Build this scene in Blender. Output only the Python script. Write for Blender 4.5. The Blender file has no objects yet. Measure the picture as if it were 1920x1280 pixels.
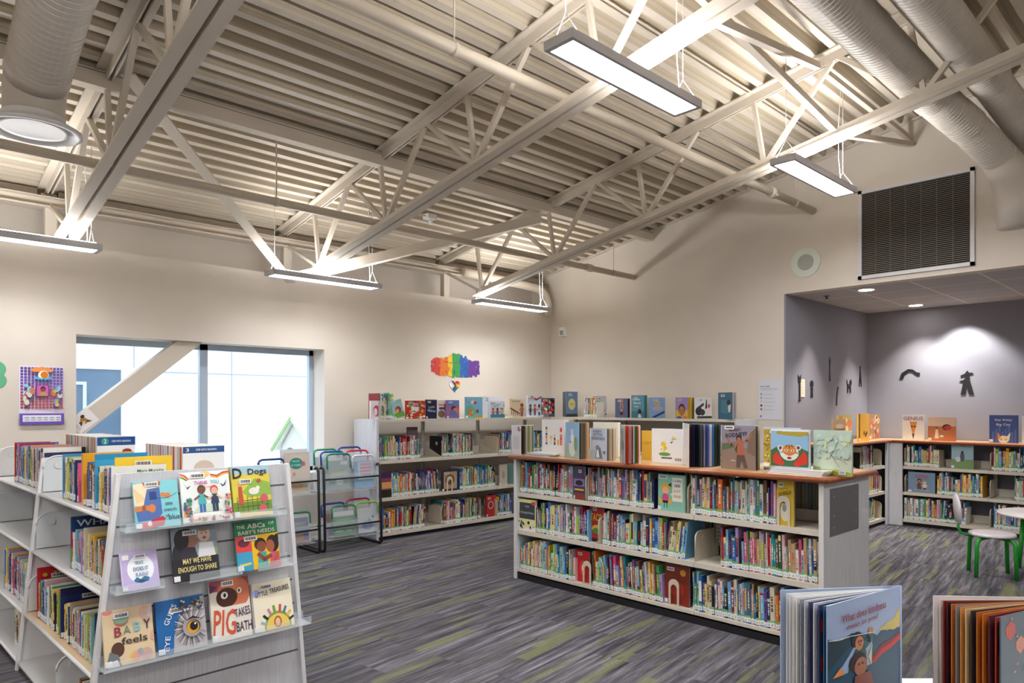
import bpy, math, random
from mathutils import Vector, Matrix
R = random.Random(7)
C = bpy.context.scene.collection
PI = math.pi
EYE = 1.5                      # camera height; heights below are above the floor
S, K = math.sin(math.radians(43.5)), math.cos(math.radians(43.5))
F = 1308.0
def ray(u):                    # horizontal direction through image column u
    a = (u-960)/F
    return S + a*K, K - a*S
def onY(u, Y):                 # X where column u meets the plane Y, and the depth
    x, y = ray(u); t = Y/y; return x*t, t
def onX(u, X):                 # Y where column u meets the plane X, and the depth
    x, y = ray(u); t = X/x; return y*t, t
def hz(v, t): return EYE + (762-v)/F*t
def RF(r, f): return (f*S + r*K, f*K - r*S)
def proj(x, y):
    f = x*S + y*K; return 960 + F*(x*K - y*S)/f, f

# ---------- materials ----------
MC = {}
def lin(c): return c/12.92 if c <= .04045 else ((c+.055)/1.055)**2.4
def hexc(h):
    h = h.lstrip('#')
    if len(h) == 3: h = ''.join(q*2 for q in h)
    return tuple(lin(int(h[i:i+2], 16)/255) for i in (0, 2, 4))
def mat(h, rough=.5, metal=0, spec=.5, key=None):
    k = (h, rough, metal, spec)
    if k in MC: return MC[k]
    m = bpy.data.materials.new('paint_'+h.strip('#')); m.use_nodes = True
    b = m.node_tree.nodes['Principled BSDF']
    c = hexc(h); n = m.node_tree.nodes; L = m.node_tree.links
    b.inputs['Base Color'].default_value = (*c, 1)
    b.inputs['Roughness'].default_value = rough; b.inputs['Metallic'].default_value = metal
    b.inputs['Specular IOR Level'].default_value = spec
    MC[k] = m
    return m
def nmat(name, fn):
    if name in MC: return MC[name]
    m = bpy.data.materials.new(name); m.use_nodes = True
    fn(m.node_tree, m.node_tree.nodes['Principled BSDF']); MC[name] = m
    return m
def N(t, kind, **kw):
    n = t.nodes.new(kind)
    for k, v in kw.items():
        if k.startswith('i_'):
            key = k[2:]; key = int(key) if key.isdigit() else key.replace('_', ' ')
            n.inputs[key].default_value = v
        else: setattr(n, k, v)
    return n
def ramp(t, pts):
    r = t.nodes.new('ShaderNodeValToRGB'); e = r.color_ramp.elements
    while len(e) < len(pts): e.new(.5)
    for q, (p, c) in zip(e, pts): q.position = p; q.color = (*hexc(c), 1) if isinstance(c, str) else (c, c, c, 1)
    return r
def plaster(col, var=.05, bump=.05, scale=60):
    def f(t, b):
        tc = N(t, 'ShaderNodeTexCoord'); no = N(t, 'ShaderNodeTexNoise', i_Scale=1.3, i_Detail=4.0)
        t.links.new(tc.outputs['Object'], no.inputs['Vector'])
        c = hexc(col); r = ramp(t, [(.3, .5), (.7, .5)])
        r.color_ramp.elements[0].color = (*[x*(1-var) for x in c], 1); r.color_ramp.elements[1].color = (*[x*(1+var) for x in c], 1)
        t.links.new(no.outputs['Fac'], r.inputs['Fac']); t.links.new(r.outputs['Color'], b.inputs['Base Color'])
        n2 = N(t, 'ShaderNodeTexNoise', i_Scale=float(scale), i_Detail=3.0); t.links.new(tc.outputs['Object'], n2.inputs['Vector'])
        bp = N(t, 'ShaderNodeBump', i_Strength=bump, i_Distance=.01); t.links.new(n2.outputs['Fac'], bp.inputs['Height'])
        t.links.new(bp.outputs['Normal'], b.inputs['Normal']); b.inputs['Roughness'].default_value = .7
    return f
M_WALL = nmat('wall_beige_paint', plaster('d8cfc4'))
M_GREY = nmat('alcove_grey_paint', plaster('8b8b96'))
M_STEEL = nmat('cream_painted_steel', plaster('d2c8ba', .03, .02))
M_PLAIN = mat('d2c8b9', .5)
def f_perf(t, b):
    tc = N(t, 'ShaderNodeTexCoord'); v = N(t, 'ShaderNodeTexVoronoi', i_Scale=85.0, i_Randomness=0.0)
    t.links.new(tc.outputs['Object'], v.inputs['Vector'])
    r = ramp(t, [(.2, '8c8069'), (.34, 'c8bca7')]); t.links.new(v.outputs['Distance'], r.inputs['Fac'])
    t.links.new(r.outputs['Color'], b.inputs['Base Color']); b.inputs['Roughness'].default_value = .6
M_PERF = nmat('perforated_deck', f_perf)
def f_carpet(t, b):
    tc = N(t, 'ShaderNodeTexCoord')
    mp = N(t, 'ShaderNodeMapping'); mp.inputs['Rotation'].default_value = (0, 0, math.radians(-8))
    t.links.new(tc.outputs['Object'], mp.inputs['Vector'])
    br = N(t, 'ShaderNodeTexBrick', i_Scale=1.0, offset=.37, i_Mortar_Size=.0, i_Brick_Width=1.0, i_Row_Height=.25)
    br.inputs['Color1'].default_value = (0, 0, 0, 1); br.inputs['Color2'].default_value = (1, 1, 1, 1)
    t.links.new(mp.outputs['Vector'], br.inputs['Vector'])
    st = N(t, 'ShaderNodeMapping'); st.inputs['Scale'].default_value = (1.5, 26, 1); t.links.new(mp.outputs['Vector'], st.inputs['Vector'])
    n1 = N(t, 'ShaderNodeTexNoise', i_Scale=1.0, i_Detail=8.0, i_Roughness=.7)
    ad = N(t, 'ShaderNodeVectorMath', operation='MULTIPLY_ADD'); ad.inputs[1].default_value = (7, 7, 7)
    t.links.new(br.outputs['Color'], ad.inputs[0]); t.links.new(st.outputs['Vector'], ad.inputs[2]); t.links.new(ad.outputs[0], n1.inputs['Vector'])
    base = ramp(t, [(.33, '302e37'), (.45, '56535d'), (.56, '77747c'), (.69, 'a29faa')])
    t.links.new(n1.outputs['Fac'], base.inputs['Fac'])
    shade = N(t, 'ShaderNodeMix', data_type='RGBA', blend_type='MULTIPLY'); shade.inputs['Factor'].default_value = .5
    rr = ramp(t, [(0, .55), (1, 1.0)]); t.links.new(br.outputs['Color'], rr.inputs['Fac'])
    t.links.new(base.outputs['Color'], shade.inputs['A']); t.links.new(rr.outputs['Color'], shade.inputs['B'])
    # green stripes
    s2 = N(t, 'ShaderNodeMapping'); s2.inputs['Scale'].default_value = (.9, 9.5, 1); s2.inputs['Location'].default_value = (3.3, 1.7, 0)
    t.links.new(mp.outputs['Vector'], s2.inputs['Vector'])
    n2 = N(t, 'ShaderNodeTexNoise', i_Scale=1.0, i_Detail=5.0, i_Roughness=.55); t.links.new(s2.outputs['Vector'], n2.inputs['Vector'])
    g = ramp(t, [(.47, 0.0), (.58, .62)]); t.links.new(n2.outputs['Fac'], g.inputs['Fac'])
    br2 = N(t, 'ShaderNodeTexBrick', i_Scale=1.0, offset=.43, i_Mortar_Size=.0, i_Brick_Width=.5, i_Row_Height=.0833)
    br2.inputs['Color1'].default_value = (0, 0, 0, 1); br2.inputs['Color2'].default_value = (1, 1, 1, 1); t.links.new(mp.outputs['Vector'], br2.inputs['Vector'])
    pk = ramp(t, [(.74, 0.12), (.78, 1.0)]); t.links.new(br2.outputs['Color'], pk.inputs['Fac'])
    gm = N(t, 'ShaderNodeMath', operation='MULTIPLY'); t.links.new(g.outputs['Color'], gm.inputs[0]); t.links.new(pk.outputs['Color'], gm.inputs[1])
    n3 = N(t, 'ShaderNodeTexNoise', i_Scale=160.0, i_Detail=2.0); t.links.new(mp.outputs['Vector'], n3.inputs['Vector'])
    mg = N(t, 'ShaderNodeMix', data_type='RGBA'); mg.inputs['B'].default_value = (*hexc('868a58'), 1)
    t.links.new(gm.outputs[0], mg.inputs['Factor']); t.links.new(shade.outputs['Result'], mg.inputs['A'])
    m3 = N(t, 'ShaderNodeMix', data_type='RGBA', blend_type='MULTIPLY'); m3.inputs['Factor'].default_value = .8
    r3 = ramp(t, [(.3, .55), (.7, 1.0)]); t.links.new(n3.outputs['Fac'], r3.inputs['Fac'])
    t.links.new(mg.outputs['Result'], m3.inputs['A']); t.links.new(r3.outputs['Color'], m3.inputs['B'])
    t.links.new(m3.outputs['Result'], b.inputs['Base Color']); b.inputs['Roughness'].default_value = .66
    b.inputs['Specular IOR Level'].default_value = .22
    bp = N(t, 'ShaderNodeBump', i_Strength=.4, i_Distance=.004); t.links.new(n3.outputs['Fac'], bp.inputs['Height']); t.links.new(bp.outputs['Normal'], b.inputs['Normal'])
M_CARPET = nmat('striped_carpet', f_carpet)
def f_lam(t, b):       # pale grey laminate with fine vertical streaks
    tc = N(t, 'ShaderNodeTexCoord'); mp = N(t, 'ShaderNodeMapping'); mp.inputs['Scale'].default_value = (70, 70, 2)
    t.links.new(tc.outputs['Object'], mp.inputs['Vector']); n = N(t, 'ShaderNodeTexNoise', i_Scale=3.0, i_Detail=3.0)
    t.links.new(mp.outputs['Vector'], n.inputs['Vector']); r = ramp(t, [(.3, 'c2c3ca'), (.7, 'dadbe0')])
    t.links.new(n.outputs['Fac'], r.inputs['Fac']); t.links.new(r.outputs['Color'], b.inputs['Base Color']); b.inputs['Roughness'].default_value = .45
M_LAM = nmat('grey_streaked_laminate', f_lam)
def wood(c1, c2, rough=.3, sc=(3, 30, 30)):
    def f(t, b):
        tc = N(t, 'ShaderNodeTexCoord'); mp = N(t, 'ShaderNodeMapping'); mp.inputs['Scale'].default_value = sc
        t.links.new(tc.outputs['Object'], mp.inputs['Vector']); n = N(t, 'ShaderNodeTexNoise', i_Scale=1.0, i_Detail=5.0)
        t.links.new(mp.outputs['Vector'], n.inputs['Vector']); r = ramp(t, [(.3, c1), (.7, c2)])
        t.links.new(n.outputs['Fac'], r.inputs['Fac']); t.links.new(r.outputs['Color'], b.inputs['Base Color']); b.inputs['Roughness'].default_value = rough
    return f
M_TOP = nmat('maple_top', wood('c9a070', 'dab88a', .22, (30, 3, 30)))
M_EDGE = nmat('cherry_edge', wood('8e4a2a', 'a65e38', .3, (30, 3, 30)))
M_BIRCH = nmat('birch_shelf', wood('d2b490', 'ddc4a2', .3, (30, 3, 30)))
def f_tile(t, b):
    tc = N(t, 'ShaderNodeTexCoord'); mp = N(t, 'ShaderNodeMapping'); mp.inputs['Location'].default_value = (-7.8, -2.37, 0)
    t.links.new(tc.outputs['Object'], mp.inputs['Vector'])
    br = N(t, 'ShaderNodeTexBrick', i_Scale=1.0, offset=0.0, i_Mortar_Size=.010, i_Mortar_Smooth=0.0, i_Brick_Width=.61, i_Row_Height=.61)
    br.inputs['Color1'].default_value = br.inputs['Color2'].default_value = (*hexc('b6b8be'), 1); br.inputs['Mortar'].default_value = (*hexc('e4e2e0'), 1)
    t.links.new(mp.outputs['Vector'], br.inputs['Vector'])
    n = N(t, 'ShaderNodeTexNoise', i_Scale=90.0); t.links.new(tc.outputs['Object'], n.inputs['Vector'])
    m = N(t, 'ShaderNodeMix', data_type='RGBA', blend_type='MULTIPLY'); m.inputs['Factor'].default_value = .5
    r = ramp(t, [(.35, .75), (.5, 1.0)]); t.links.new(n.outputs['Fac'], r.inputs['Fac'])
    t.links.new(br.outputs['Color'], m.inputs['A']); t.links.new(r.outputs['Color'], m.inputs['B']); t.links.new(m.outputs['Result'], b.inputs['Base Color'])
    b.inputs['Roughness'].default_value = .9
M_TILE = nmat('acoustic_ceiling_tile', f_tile)
def emis(name, col, s):
    def f(t, b):
        b.inputs['Base Color'].default_value = (*hexc(col), 1); b.inputs['Emission Color'].default_value = (*hexc(col), 1); b.inputs['Emission Strength'].default_value = s
    return nmat(name, f)
M_LAMP = emis('lit_lamp_diffuser', 'fdfdff', 6)
M_LAMPUP = emis('lit_lamp_upper_diffuser', 'fcfaf8', 15)
M_LAMPDIM = emis('lit_lamp_diffuser_dimmed', 'fdfdff', 2.6)
M_LAMPUPDIM = emis('lit_lamp_upper_diffuser_dimmed', 'fcfaf8', 10)
M_DOWN = emis('lit_downlight', 'fff6e8', 9)
def clear(name, col, alpha, rough=.1):
    def f(t, b):
        b.inputs['Base Color'].default_value = (*hexc(col), 1); b.inputs['Alpha'].default_value = alpha; b.inputs['Roughness'].default_value = rough
    return nmat(name, f)
M_BIN = clear('clear_plastic', 'e4ecf2', .15, .15)
M_ACR = clear('clear_acrylic', 'e8f0f4', .22, .05)
M_GLASS = clear('window_glass', 'd8e8f4', .1, .02)
M_WHITE = mat('e8e8ea', .4); M_METALW = mat('d3cbbd', .45); M_ALU = mat('b9c6d4', .35, .2)
M_BLACK = mat('131317', .4); M_KICK = mat('141218', .6)
M_PAGE = mat('e9e4d8', .8)

# ---------- mesh builder ----------
class MB:
    def __init__(s): s.v = []; s.f = []; s.fm = []; s.m = []; s.sm = []; s.x = Matrix.Identity(4)
    def mi(s, m):
        if m not in s.m: s.m.append(m)
        return s.m.index(m)
    def add(s, vs, fs, m, smooth=False):
        b = len(s.v); s.v += [tuple(s.x @ Vector(p)) for p in vs]; i = s.mi(m)
        for f in fs: s.f.append(tuple(b+k for k in f)); s.fm.append(i); s.sm.append(smooth)
    def box(s, x0, x1, y0, y1, z0, z1, m):
        s.add([(x0, y0, z0), (x1, y0, z0), (x1, y1, z0), (x0, y1, z0), (x0, y0, z1), (x1, y0, z1), (x1, y1, z1), (x0, y1, z1)],
              [(0, 3, 2, 1), (4, 5, 6, 7), (0, 1, 5, 4), (1, 2, 6, 5), (2, 3, 7, 6), (3, 0, 4, 7)], m)
    def prism(s, pts, a, b, axis, m):   # polygon pts in the plane normal to axis, from a to b
        def P(p, q): return {'x': (q, p[0], p[1]), 'y': (p[0], q, p[1]), 'z': (p[0], p[1], q)}[axis]
        n = len(pts); s.add([P(p, a) for p in pts]+[P(p, b) for p in pts],
              [tuple(range(n)), tuple(range(2*n-1, n-1, -1))]+[(i, i+n, (i+1) % n+n, (i+1) % n) for i in range(n)], m)
    def tube(s, pts, r, m, n=10, smooth=True, square=False):
        pts = [Vector(p) for p in pts]; rs = r if isinstance(r, (list, tuple)) else [r]*len(pts)
        if square: n = 4; smooth = False
        vs = []; up = None
        for i, p in enumerate(pts):
            d = (pts[min(i+1, len(pts)-1)]-pts[max(i-1, 0)]).normalized()
            if up is None: up = Vector((0, 0, 1)) if abs(d.z) < .9 else Vector((1, 0, 0))
            a = d.cross(up).normalized(); c = a.cross(d); up = c
            for k in range(n):
                th = 2*PI*(k+(.5 if square else 0))/n; vs.append(p+(a*math.cos(th)+c*math.sin(th))*rs[i])
        fs = [(i*n+k, i*n+(k+1) % n, (i+1)*n+(k+1) % n, (i+1)*n+k) for i in range(len(pts)-1) for k in range(n)]
        fs += [tuple(range(n-1, -1, -1)), tuple(range((len(pts)-1)*n, len(pts)*n))]
        s.add(vs, fs, m, smooth)
    def lathe(s, prof, c, m, n=32, smooth=True):   # prof [(r,z)] about vertical axis at c
        vs = [(c[0]+r*math.cos(2*PI*k/n), c[1]+r*math.sin(2*PI*k/n), c[2]+z) for r, z in prof for k in range(n)]
        fs = [(i*n+k, i*n+(k+1) % n, (i+1)*n+(k+1) % n, (i+1)*n+k) for i in range(len(prof)-1) for k in range(n)]
        s.add(vs, fs, m, smooth)
    def bar(s, p, q, w, h, m):          # rectangular bar from p to q, width w (sideways) height h
        p, q = Vector(p), Vector(q); d = (q-p).normalized(); up = Vector((0, 0, 1)) if abs(d.z) < .95 else Vector((0, 1, 0))
        a = d.cross(up).normalized()*w/2; c = a.cross(d).normalized()*h/2
        s.add([p-a-c, p+a-c, p+a+c, p-a+c, q-a-c, q+a-c, q+a+c, q-a+c], [(0, 1, 2, 3), (7, 6, 5, 4), (0, 4, 5, 1), (1, 5, 6, 2), (2, 6, 7, 3), (3, 7, 4, 0)], m)
    def build(s, name, parent=None, loc=None, rz=0, rx=0):
        me = bpy.data.meshes.new(name); me.from_pydata(s.v, [], s.f)
        for m in s.m: me.materials.append(m)
        me.polygons.foreach_set('material_index', s.fm); me.polygons.foreach_set('use_smooth', s.sm); me.update()
        o = bpy.data.objects.new(name, me); C.objects.link(o)
        if parent: o.parent = parent
        if loc is not None: o.location = loc
        o.rotation_euler = (rx, 0, rz)
        return o
def one(fn, name, parent=None, **k):
    b = MB(); fn(b); return b.build(name, parent, **k)
def tag(o, label, cat, group=None, kind=None):
    o['label'] = label; o['category'] = cat
    if group: o['group'] = group
    if kind: o['kind'] = kind
    return o
def empty(name, loc, rz=0):
    o = bpy.data.objects.new(name, None); C.objects.link(o); o.location = loc; o.rotation_euler = (0, 0, rz); o.empty_display_size = .05
    return o
def struct(o, label=None):
    o['kind'] = 'structure'
    if label: o['label'] = label
    return o
def roundrect(w, h, r, n=5, corners=(1, 1, 1, 1)):
    out = []
    for i, (cx, cy, a) in enumerate(((r, r, 180), (w-r, r, 270), (w-r, h-r, 0), (r, h-r, 90))):
        if not corners[i]: out.append(((0, w)[cx > w/2], (0, h)[cy > h/2])); continue
        out += [(cx+r*math.cos(math.radians(a+90*k/n)), cy+r*math.sin(math.radians(a+90*k/n))) for k in range(n+1)]
    return out

# ---------- text and flat art ----------
TC = {}
def textmesh(s):
    if s not in TC:
        cu = bpy.data.curves.new('t', 'FONT'); cu.body = s; cu.size = 1; cu.resolution_u = 2; cu.offset = .012
        o = bpy.data.objects.new('t', cu); C.objects.link(o); bpy.context.view_layer.update()
        me = bpy.data.meshes.new_from_object(o.evaluated_get(bpy.context.evaluated_depsgraph_get()))
        vs = [v.co.copy() for v in me.vertices]; fs = [tuple(p.vertices) for p in me.polygons]
        bpy.data.objects.remove(o); bpy.data.curves.remove(cu); bpy.data.meshes.remove(me)
        x0, x1 = min(v.x for v in vs), max(v.x for v in vs); y0, y1 = min(v.y for v in vs), max(v.y for v in vs)
        TC[s] = ([((v.x-x0)/(x1-x0)-.5, (v.y-y0)/max(y1-y0, 1e-6)-.5) for v in vs], fs)
    return TC[s]
def art(b, w, h, shapes, y0=-.0004, flip=False):
    """flat artwork on the face y=y0 of a w x h panel standing in x,z; coordinates are fractions"""
    k = 0; J = lambda z: min(max(z, 0.0), 1.0)
    for s in shapes:
        y = y0-.00012*k; k += 1; t = s[0]; col = mat(s[-1], .35)
        if t == 'd':
            n = 20; cx, cy, rx, ry = s[1:5]; b.add([(J(cx+rx*math.cos(2*PI*i/n))*w, y, J(cy+ry*math.sin(2*PI*i/n))*h) for i in range(n)], [tuple(range(n))], col)
        elif t == 'r':
            x0, z0, x1, z1 = s[1], J(s[2]), s[3], J(s[4]); b.add([(x0*w, y, z0*h), (x1*w, y, z0*h), (x1*w, y, z1*h), (x0*w, y, z1*h)], [(0, 1, 2, 3)], col)
        elif t == 'p':
            b.add([(J(p[0])*w, y, J(p[1])*h) for p in s[1]], [tuple(range(len(s[1])))], col)
        elif t == 'l':     # thick polyline
            pts, th = s[1], s[2]*w
            for (ax, az), (bx, bz) in zip(pts, pts[1:]):
                A, B = Vector((ax*w, 0, az*h)), Vector((bx*w, 0, bz*h)); d = (B-A).normalized(); nn = Vector((-d.z, 0, d.x))*th/2; e = d*th*.3
                b.add([(J(p.x/w)*w, y, J(p.z/h)*h) for p in (A-nn-e, B-nn+e, B+nn+e, A+nn-e)], [(0, 1, 2, 3)], col)
def texts(b, w, h, ts, y0=-.0035):
    for t in ts:
        s, cx, cy, wf, hf, col = t[:6]; rot = math.radians(t[6]) if len(t) > 6 else 0
        vs, fs = textmesh(s); c, q = math.cos(rot), math.sin(rot); out = []
        for x, z in vs:
            x, z = x*wf*w, z*hf*h; out.append((cx*w+x*c-z*q, y0, cy*h+x*q+z*c))
        b.add(out, fs, mat(col, .4))
def person(x, y, s, skin, hair, shirt, trous='345'):     # small printed figure, s = height fraction
    return [('r', x-.06*s*2, y, x-.01*s, y+.35*s, trous), ('r', x+.01*s, y, x+.06*s*2, y+.35*s, trous), ('p', [(x-.17*s, y+.3*s), (x+.17*s, y+.3*s), (x+.12*s, y+.68*s), (x-.12*s, y+.68*s)], shirt),
            ('l', [(x+.1*s, y+.62*s), (x+.28*s, y+.5*s)], .07*s, skin), ('l', [(x-.1*s, y+.62*s), (x-.28*s, y+.5*s)], .07*s, skin),
            ('d', x, y+.86*s, .16*s, .17*s, hair), ('d', x, y+.81*s, .12*s, .13*s, skin), ('d', x-.045*s, y+.82*s, .014*s, .018*s, '1c1414'), ('d', x+.045*s, y+.82*s, .014*s, .018*s, '1c1414'), ('l', [(x-.04*s, y+.75*s), (x, y+.735*s), (x+.04*s, y+.75*s)], .014*s, '8a3a30')]
def face(x, y, r, skin, hair):
    return [('d', x, y+.25*r, r*1.1, r*1.1, hair), ('d', x, y, r*.9, r*.95, skin), ('d', x-.3*r, y+.1*r, .1*r, .1*r, '2a1a14'), ('d', x+.3*r, y+.1*r, .1*r, .1*r, '2a1a14'), ('l', [(x-.3*r, y-.4*r), (x, y-.5*r), (x+.3*r, y-.4*r)], .12*r, '9a3028')]
def scatter(seed, n, cols, box=(0, 0, 1, 1), r=.03):
    q = random.Random(seed); return [('d', q.uniform(box[0]+r, box[2]-r), q.uniform(box[1]+r, box[3]-r), r*q.uniform(.5, 1.2), r*q.uniform(.5, 1.2), q.choice(cols)) for _ in range(n)]
def closed_book(b, w, h, th, bg, page=None):      # a closed hardback standing in x,z with its front on y=0
    c = mat(bg, .32); p = page or M_PAGE; k = min(.0025, th*.2)
    b.box(0, w, 0, k, 0, h, c); b.box(0, w, th-k, th, 0, h, c); b.box(-.001, .004, k, th-k, 0, h, c)
    b.box(.004, w-.004, k, th-k, .003, h-.004, p)
BOOKN = [0]
def face_book(label, w, h, th, bg, shapes, ts, loc, rz=0, tilt=0, cat='book', group=None, barcode=(.28, .87), name='picture_book_facing_out', roll=0, tag_corner=True):
    b = MB(); closed_book(b, w, h, th, bg); loc = (loc[0], loc[1], loc[2]+.0008)
    o = b.build(name, None, loc=loc, rz=rz, rx=-tilt); o.rotation_euler[1] = roll
    if shapes: one(lambda q: art(q, w, h, shapes), 'cover_art', o)
    if ts: one(lambda q: texts(q, w, h, ts), 'title', o)
    if barcode:
        x, z = barcode
        one(lambda q: art(q, w, h, [('r', x-.15, z-.045, x+.15, z+.045, 'f0f0f0')]+[('r', x-.13+.02*i, z-.025, x-.12+.02*i+.004*(i % 3), z+.03, '55555c') for i in range(13)], -.0038), 'barcode_label', o)
    if tag_corner: one(lambda q: art(q, w, h, [('r', -.002, .02, .13, .12, 'e6e6ea')], -.0037), 'spine_label', o)
    return tag(o, label, cat, group)
def open_book(label, hinge, z, w, h, af, ab, bg, backc, pages, shapes=(), ts=(), pitch=None, group=None, barcode=None, face_side=1, name='open_book'):
    """book standing open: hinge at (x,y), the decorated board leaves the hinge at world angle af, the other at ab (degrees).
    face_side 1: the board's outer face lies on its right as one goes out from the hinge; -1: on its left"""
    o = empty(name, (hinge[0], hinge[1], z+.0008)); t = .0025
    def board(ang, col, nm, thick=t, ww=w, hh=h, z0=0, off=0):
        b = MB(); b.box(0, ww, -thick/2, thick/2, z0, z0+hh, mat(col, .35)); q = b.build(nm, o, rz=math.radians(ang)); return q
    f = board(af, bg, 'front_cover'); board(ab, backc, 'back_cover'); 
    b = MB(); b.tube([(0, 0, 0), (0, 0, h)], .004, mat(bg, .35), 6); b.build('spine', o)
    n = len(pages)
    for i, pc in enumerate(pages):
        a = af+(ab-af)*(i+1)/(n+1); board(a, pc, 'page', .0012 if n > 12 else .002, w*.975, h*.975, h*.01)
    def place(bb, nm):
        q = bb.build(nm, f)
        if face_side < 0:   # seen from the other side: mirror by turning half way round
            q.location = (w, 0, 0); q.rotation_euler = (0, 0, PI)
        return q
    if shapes: bb = MB(); art(bb, w, h, list(shapes), -t/2-.0003); place(bb, 'cover_art')
    if ts: bb = MB(); texts(bb, w, h, ts, -t/2-.0035); place(bb, 'title')
    if barcode:
        x, zz = barcode; bb = MB(); art(bb, w, h, [('r', x-.14, zz-.04, x+.14, zz+.04, 'f0f0f0'), ('r', x-.11, zz-.02, x+.11, zz+.02, '66666c')], -t/2-.0036); place(bb, 'barcode_label')
    return tag(o, label, 'book', group)
# ================= the room =================
XW, XR, YB, YU, YF = -3.0, 7.65, 7.21, 7.62, -4.0
LEDGE = EYE+1.435
def deck(y): return EYE+3.237-.172*y
def zc(y): return EYE+1.405+.172*(6.54-y)       # bottom chord of the joists
struct(one(lambda b: b.box(XW-.2, 10.4, YF-.2, YU+.2, -.12, 0, M_CARPET), 'floor'), 'dark grey carpet planks with green streaks')
WX0, WX1, WZ0, WZ1 = 1.468, 3.905, .75, EYE+.648
def wl(b):
    b.box(XW, WX0, YB, YU, 0, LEDGE, M_WALL); b.box(WX1, XR, YB, YU, 0, LEDGE, M_WALL)
    b.box(WX0, WX1, YB, YU, 0, WZ0, M_WALL); b.box(WX0, WX1, YB, YU, WZ1, LEDGE, M_WALL)
    b.box(XW, XR+.2, YU, YU+.2, LEDGE-.3, EYE+2.4, M_WALL)
struct(one(wl, 'wall_left'), 'beige wall with a window and a ledge below the roof')
def wr(b):
    b.prism([(3.6, 0), (YU, 0), (YU, deck(YU)+.3), (3.6, deck(3.6)+.3)], XR, XR+.15, 'x', M_WALL)
    b.prism([(YF, EYE+1.27), (3.6, EYE+1.27), (3.6, deck(3.6)+.3), (YF, deck(YF)+.3)], XR, XR+.15, 'x', M_WALL)
    b.box(XR, 10.3, YF-.2, -2.2, 0, 2.8, M_WALL)
struct(one(wr, 'wall_right'), 'beige wall with bulkhead above the grey alcove')
def wa(b):
    b.box(XR+.003, 10.25, 3.58, 3.7, 0, EYE+1.3, M_GREY); b.box(10.1, 10.25, -2.2, 3.58, 0, EYE+1.3, M_GREY)
struct(one(wa, 'wall_alcove'), 'grey painted alcove walls')
struct(one(lambda b: b.box(XR+.01, 10.25, -2.2, 3.7, EYE+1.27+.004, EYE+1.5, M_TILE), 'ceiling_alcove'), 'square acoustic ceiling tiles of the alcove')
struct(one(lambda b: b.box(XW-.2, XW, YF-.2, YU+.2, 0, 6, M_WALL), 'wall_west'))
struct(one(lambda b: b.box(XW, XR+.2, YF-.2, YF, 0, 6, M_WALL), 'wall_back'))
# corrugated roof deck
def fd(b):
    p = .152; y = YF
    prof = []
    while y < YU:
        prof += [(y, 0, 0), (y+.052, 0, 0), (y+.074, .075, 1), (y+.130, .075, 2)]; y += p
    prof.append((y, 0, 0)); x0, x1 = XW, XR+.05
    for (ya, da, ka), (yb, db, kb) in zip(prof, prof[1:]):
        flat = da == 0 and db == 0
        b.add([(x0, ya, deck(ya)+da), (x1, ya, deck(ya)+da), (x1, yb, deck(yb)+db), (x0, yb, deck(yb)+db)], [(0, 1, 2, 3)], M_PLAIN if flat else M_PERF)
    for k in range(5):
        pass
struct(one(fd, 'ceiling_deck'), 'cream corrugated perforated roof deck')
struct(one(lambda b: b.prism([(YF-.2, deck(YF-.2)+.09), (YU+.2, deck(YU+.2)+.09), (YU+.2, deck(YU+.2)+.3), (YF-.2, deck(YF-.2)+.3)], XW-.2, XR+.2, 'x', M_WALL), 'ceiling_light_block'))  # unseen slab above the deck, added to keep out world light
struct(one(lambda b: b.bar((XR-.02, YF, deck(YF)-.012), (XR-.02, YU, deck(YU)-.012), .04, .02, M_STEEL), 'trim_1'), 'cream angle where the deck meets the wall')
# seams of the deck sheets
# window
def wf(b):
    y0, y1 = 7.47, 7.53
    for a in ((WX0, WX1, WZ1-.06, WZ1), (WX0, WX1, WZ0, WZ0+.06), (WX0, WX0+.05, WZ0, WZ1), (WX1-.05, WX1, WZ0, WZ1), (2.63, 2.71, WZ0, WZ1)):
        b.box(a[0], a[1], y0, y1, a[2], a[3], M_ALU)
    b.box(WX0, WX1, YB+.0, YB+.28, WZ0-.0, WZ0+.012, M_WHITE)
wo = struct(one(wf, 'window_1'), 'wide two-pane window with aluminium frame')
for a, c in ((WX0+.05, 2.63), (2.71, WX1-.05)):
    one(lambda b: b.box(a, c, 7.497, 7.503, WZ0+.06, WZ1-.06, M_GLASS), 'pane', wo)
# diagonal brace across the window, and card stuck on it
E = EYE
br = one(lambda b: b.prism([(1.47, E-.312), (2.583, E+.647), (2.341, E+.647), (1.47, E-.104)], 7.26, 7.41, 'y', M_STEEL), 'diagonal_brace')
tag(br, 'beige square steel brace running diagonally across the window', 'steel brace')
def card(b):
    art(b, .2, .15, [('r', 0, 0, 1, 1, 'e9e4e6'), ('d', .5, .5, .14, .22, 'a5793c'), ('d', .58, .74, .09, .1, '3a2c22'), ('d', .4, .42, .1, .12, 'd8c9a0'), ('p', [(.25, .3), (.45, .5), (.3, .6)], '4a3a2c'), ('p', [(.55, .3), (.75, .2), (.62, .5)], '6a4422')]+[('l', [(.08, .25+.1*i), (.2, .25+.1*i)], .02, '888') for i in range(4)])
cx, cz = 1.60, E-.105
cd = one(card, 'bird_card', loc=(cx-.09, 7.258, cz-.145), rx=0); cd.rotation_euler = (0, -math.radians(40.7), 0)
tag(cd, 'small white card with a brown bird stuck on the diagonal window brace', 'card')
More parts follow.
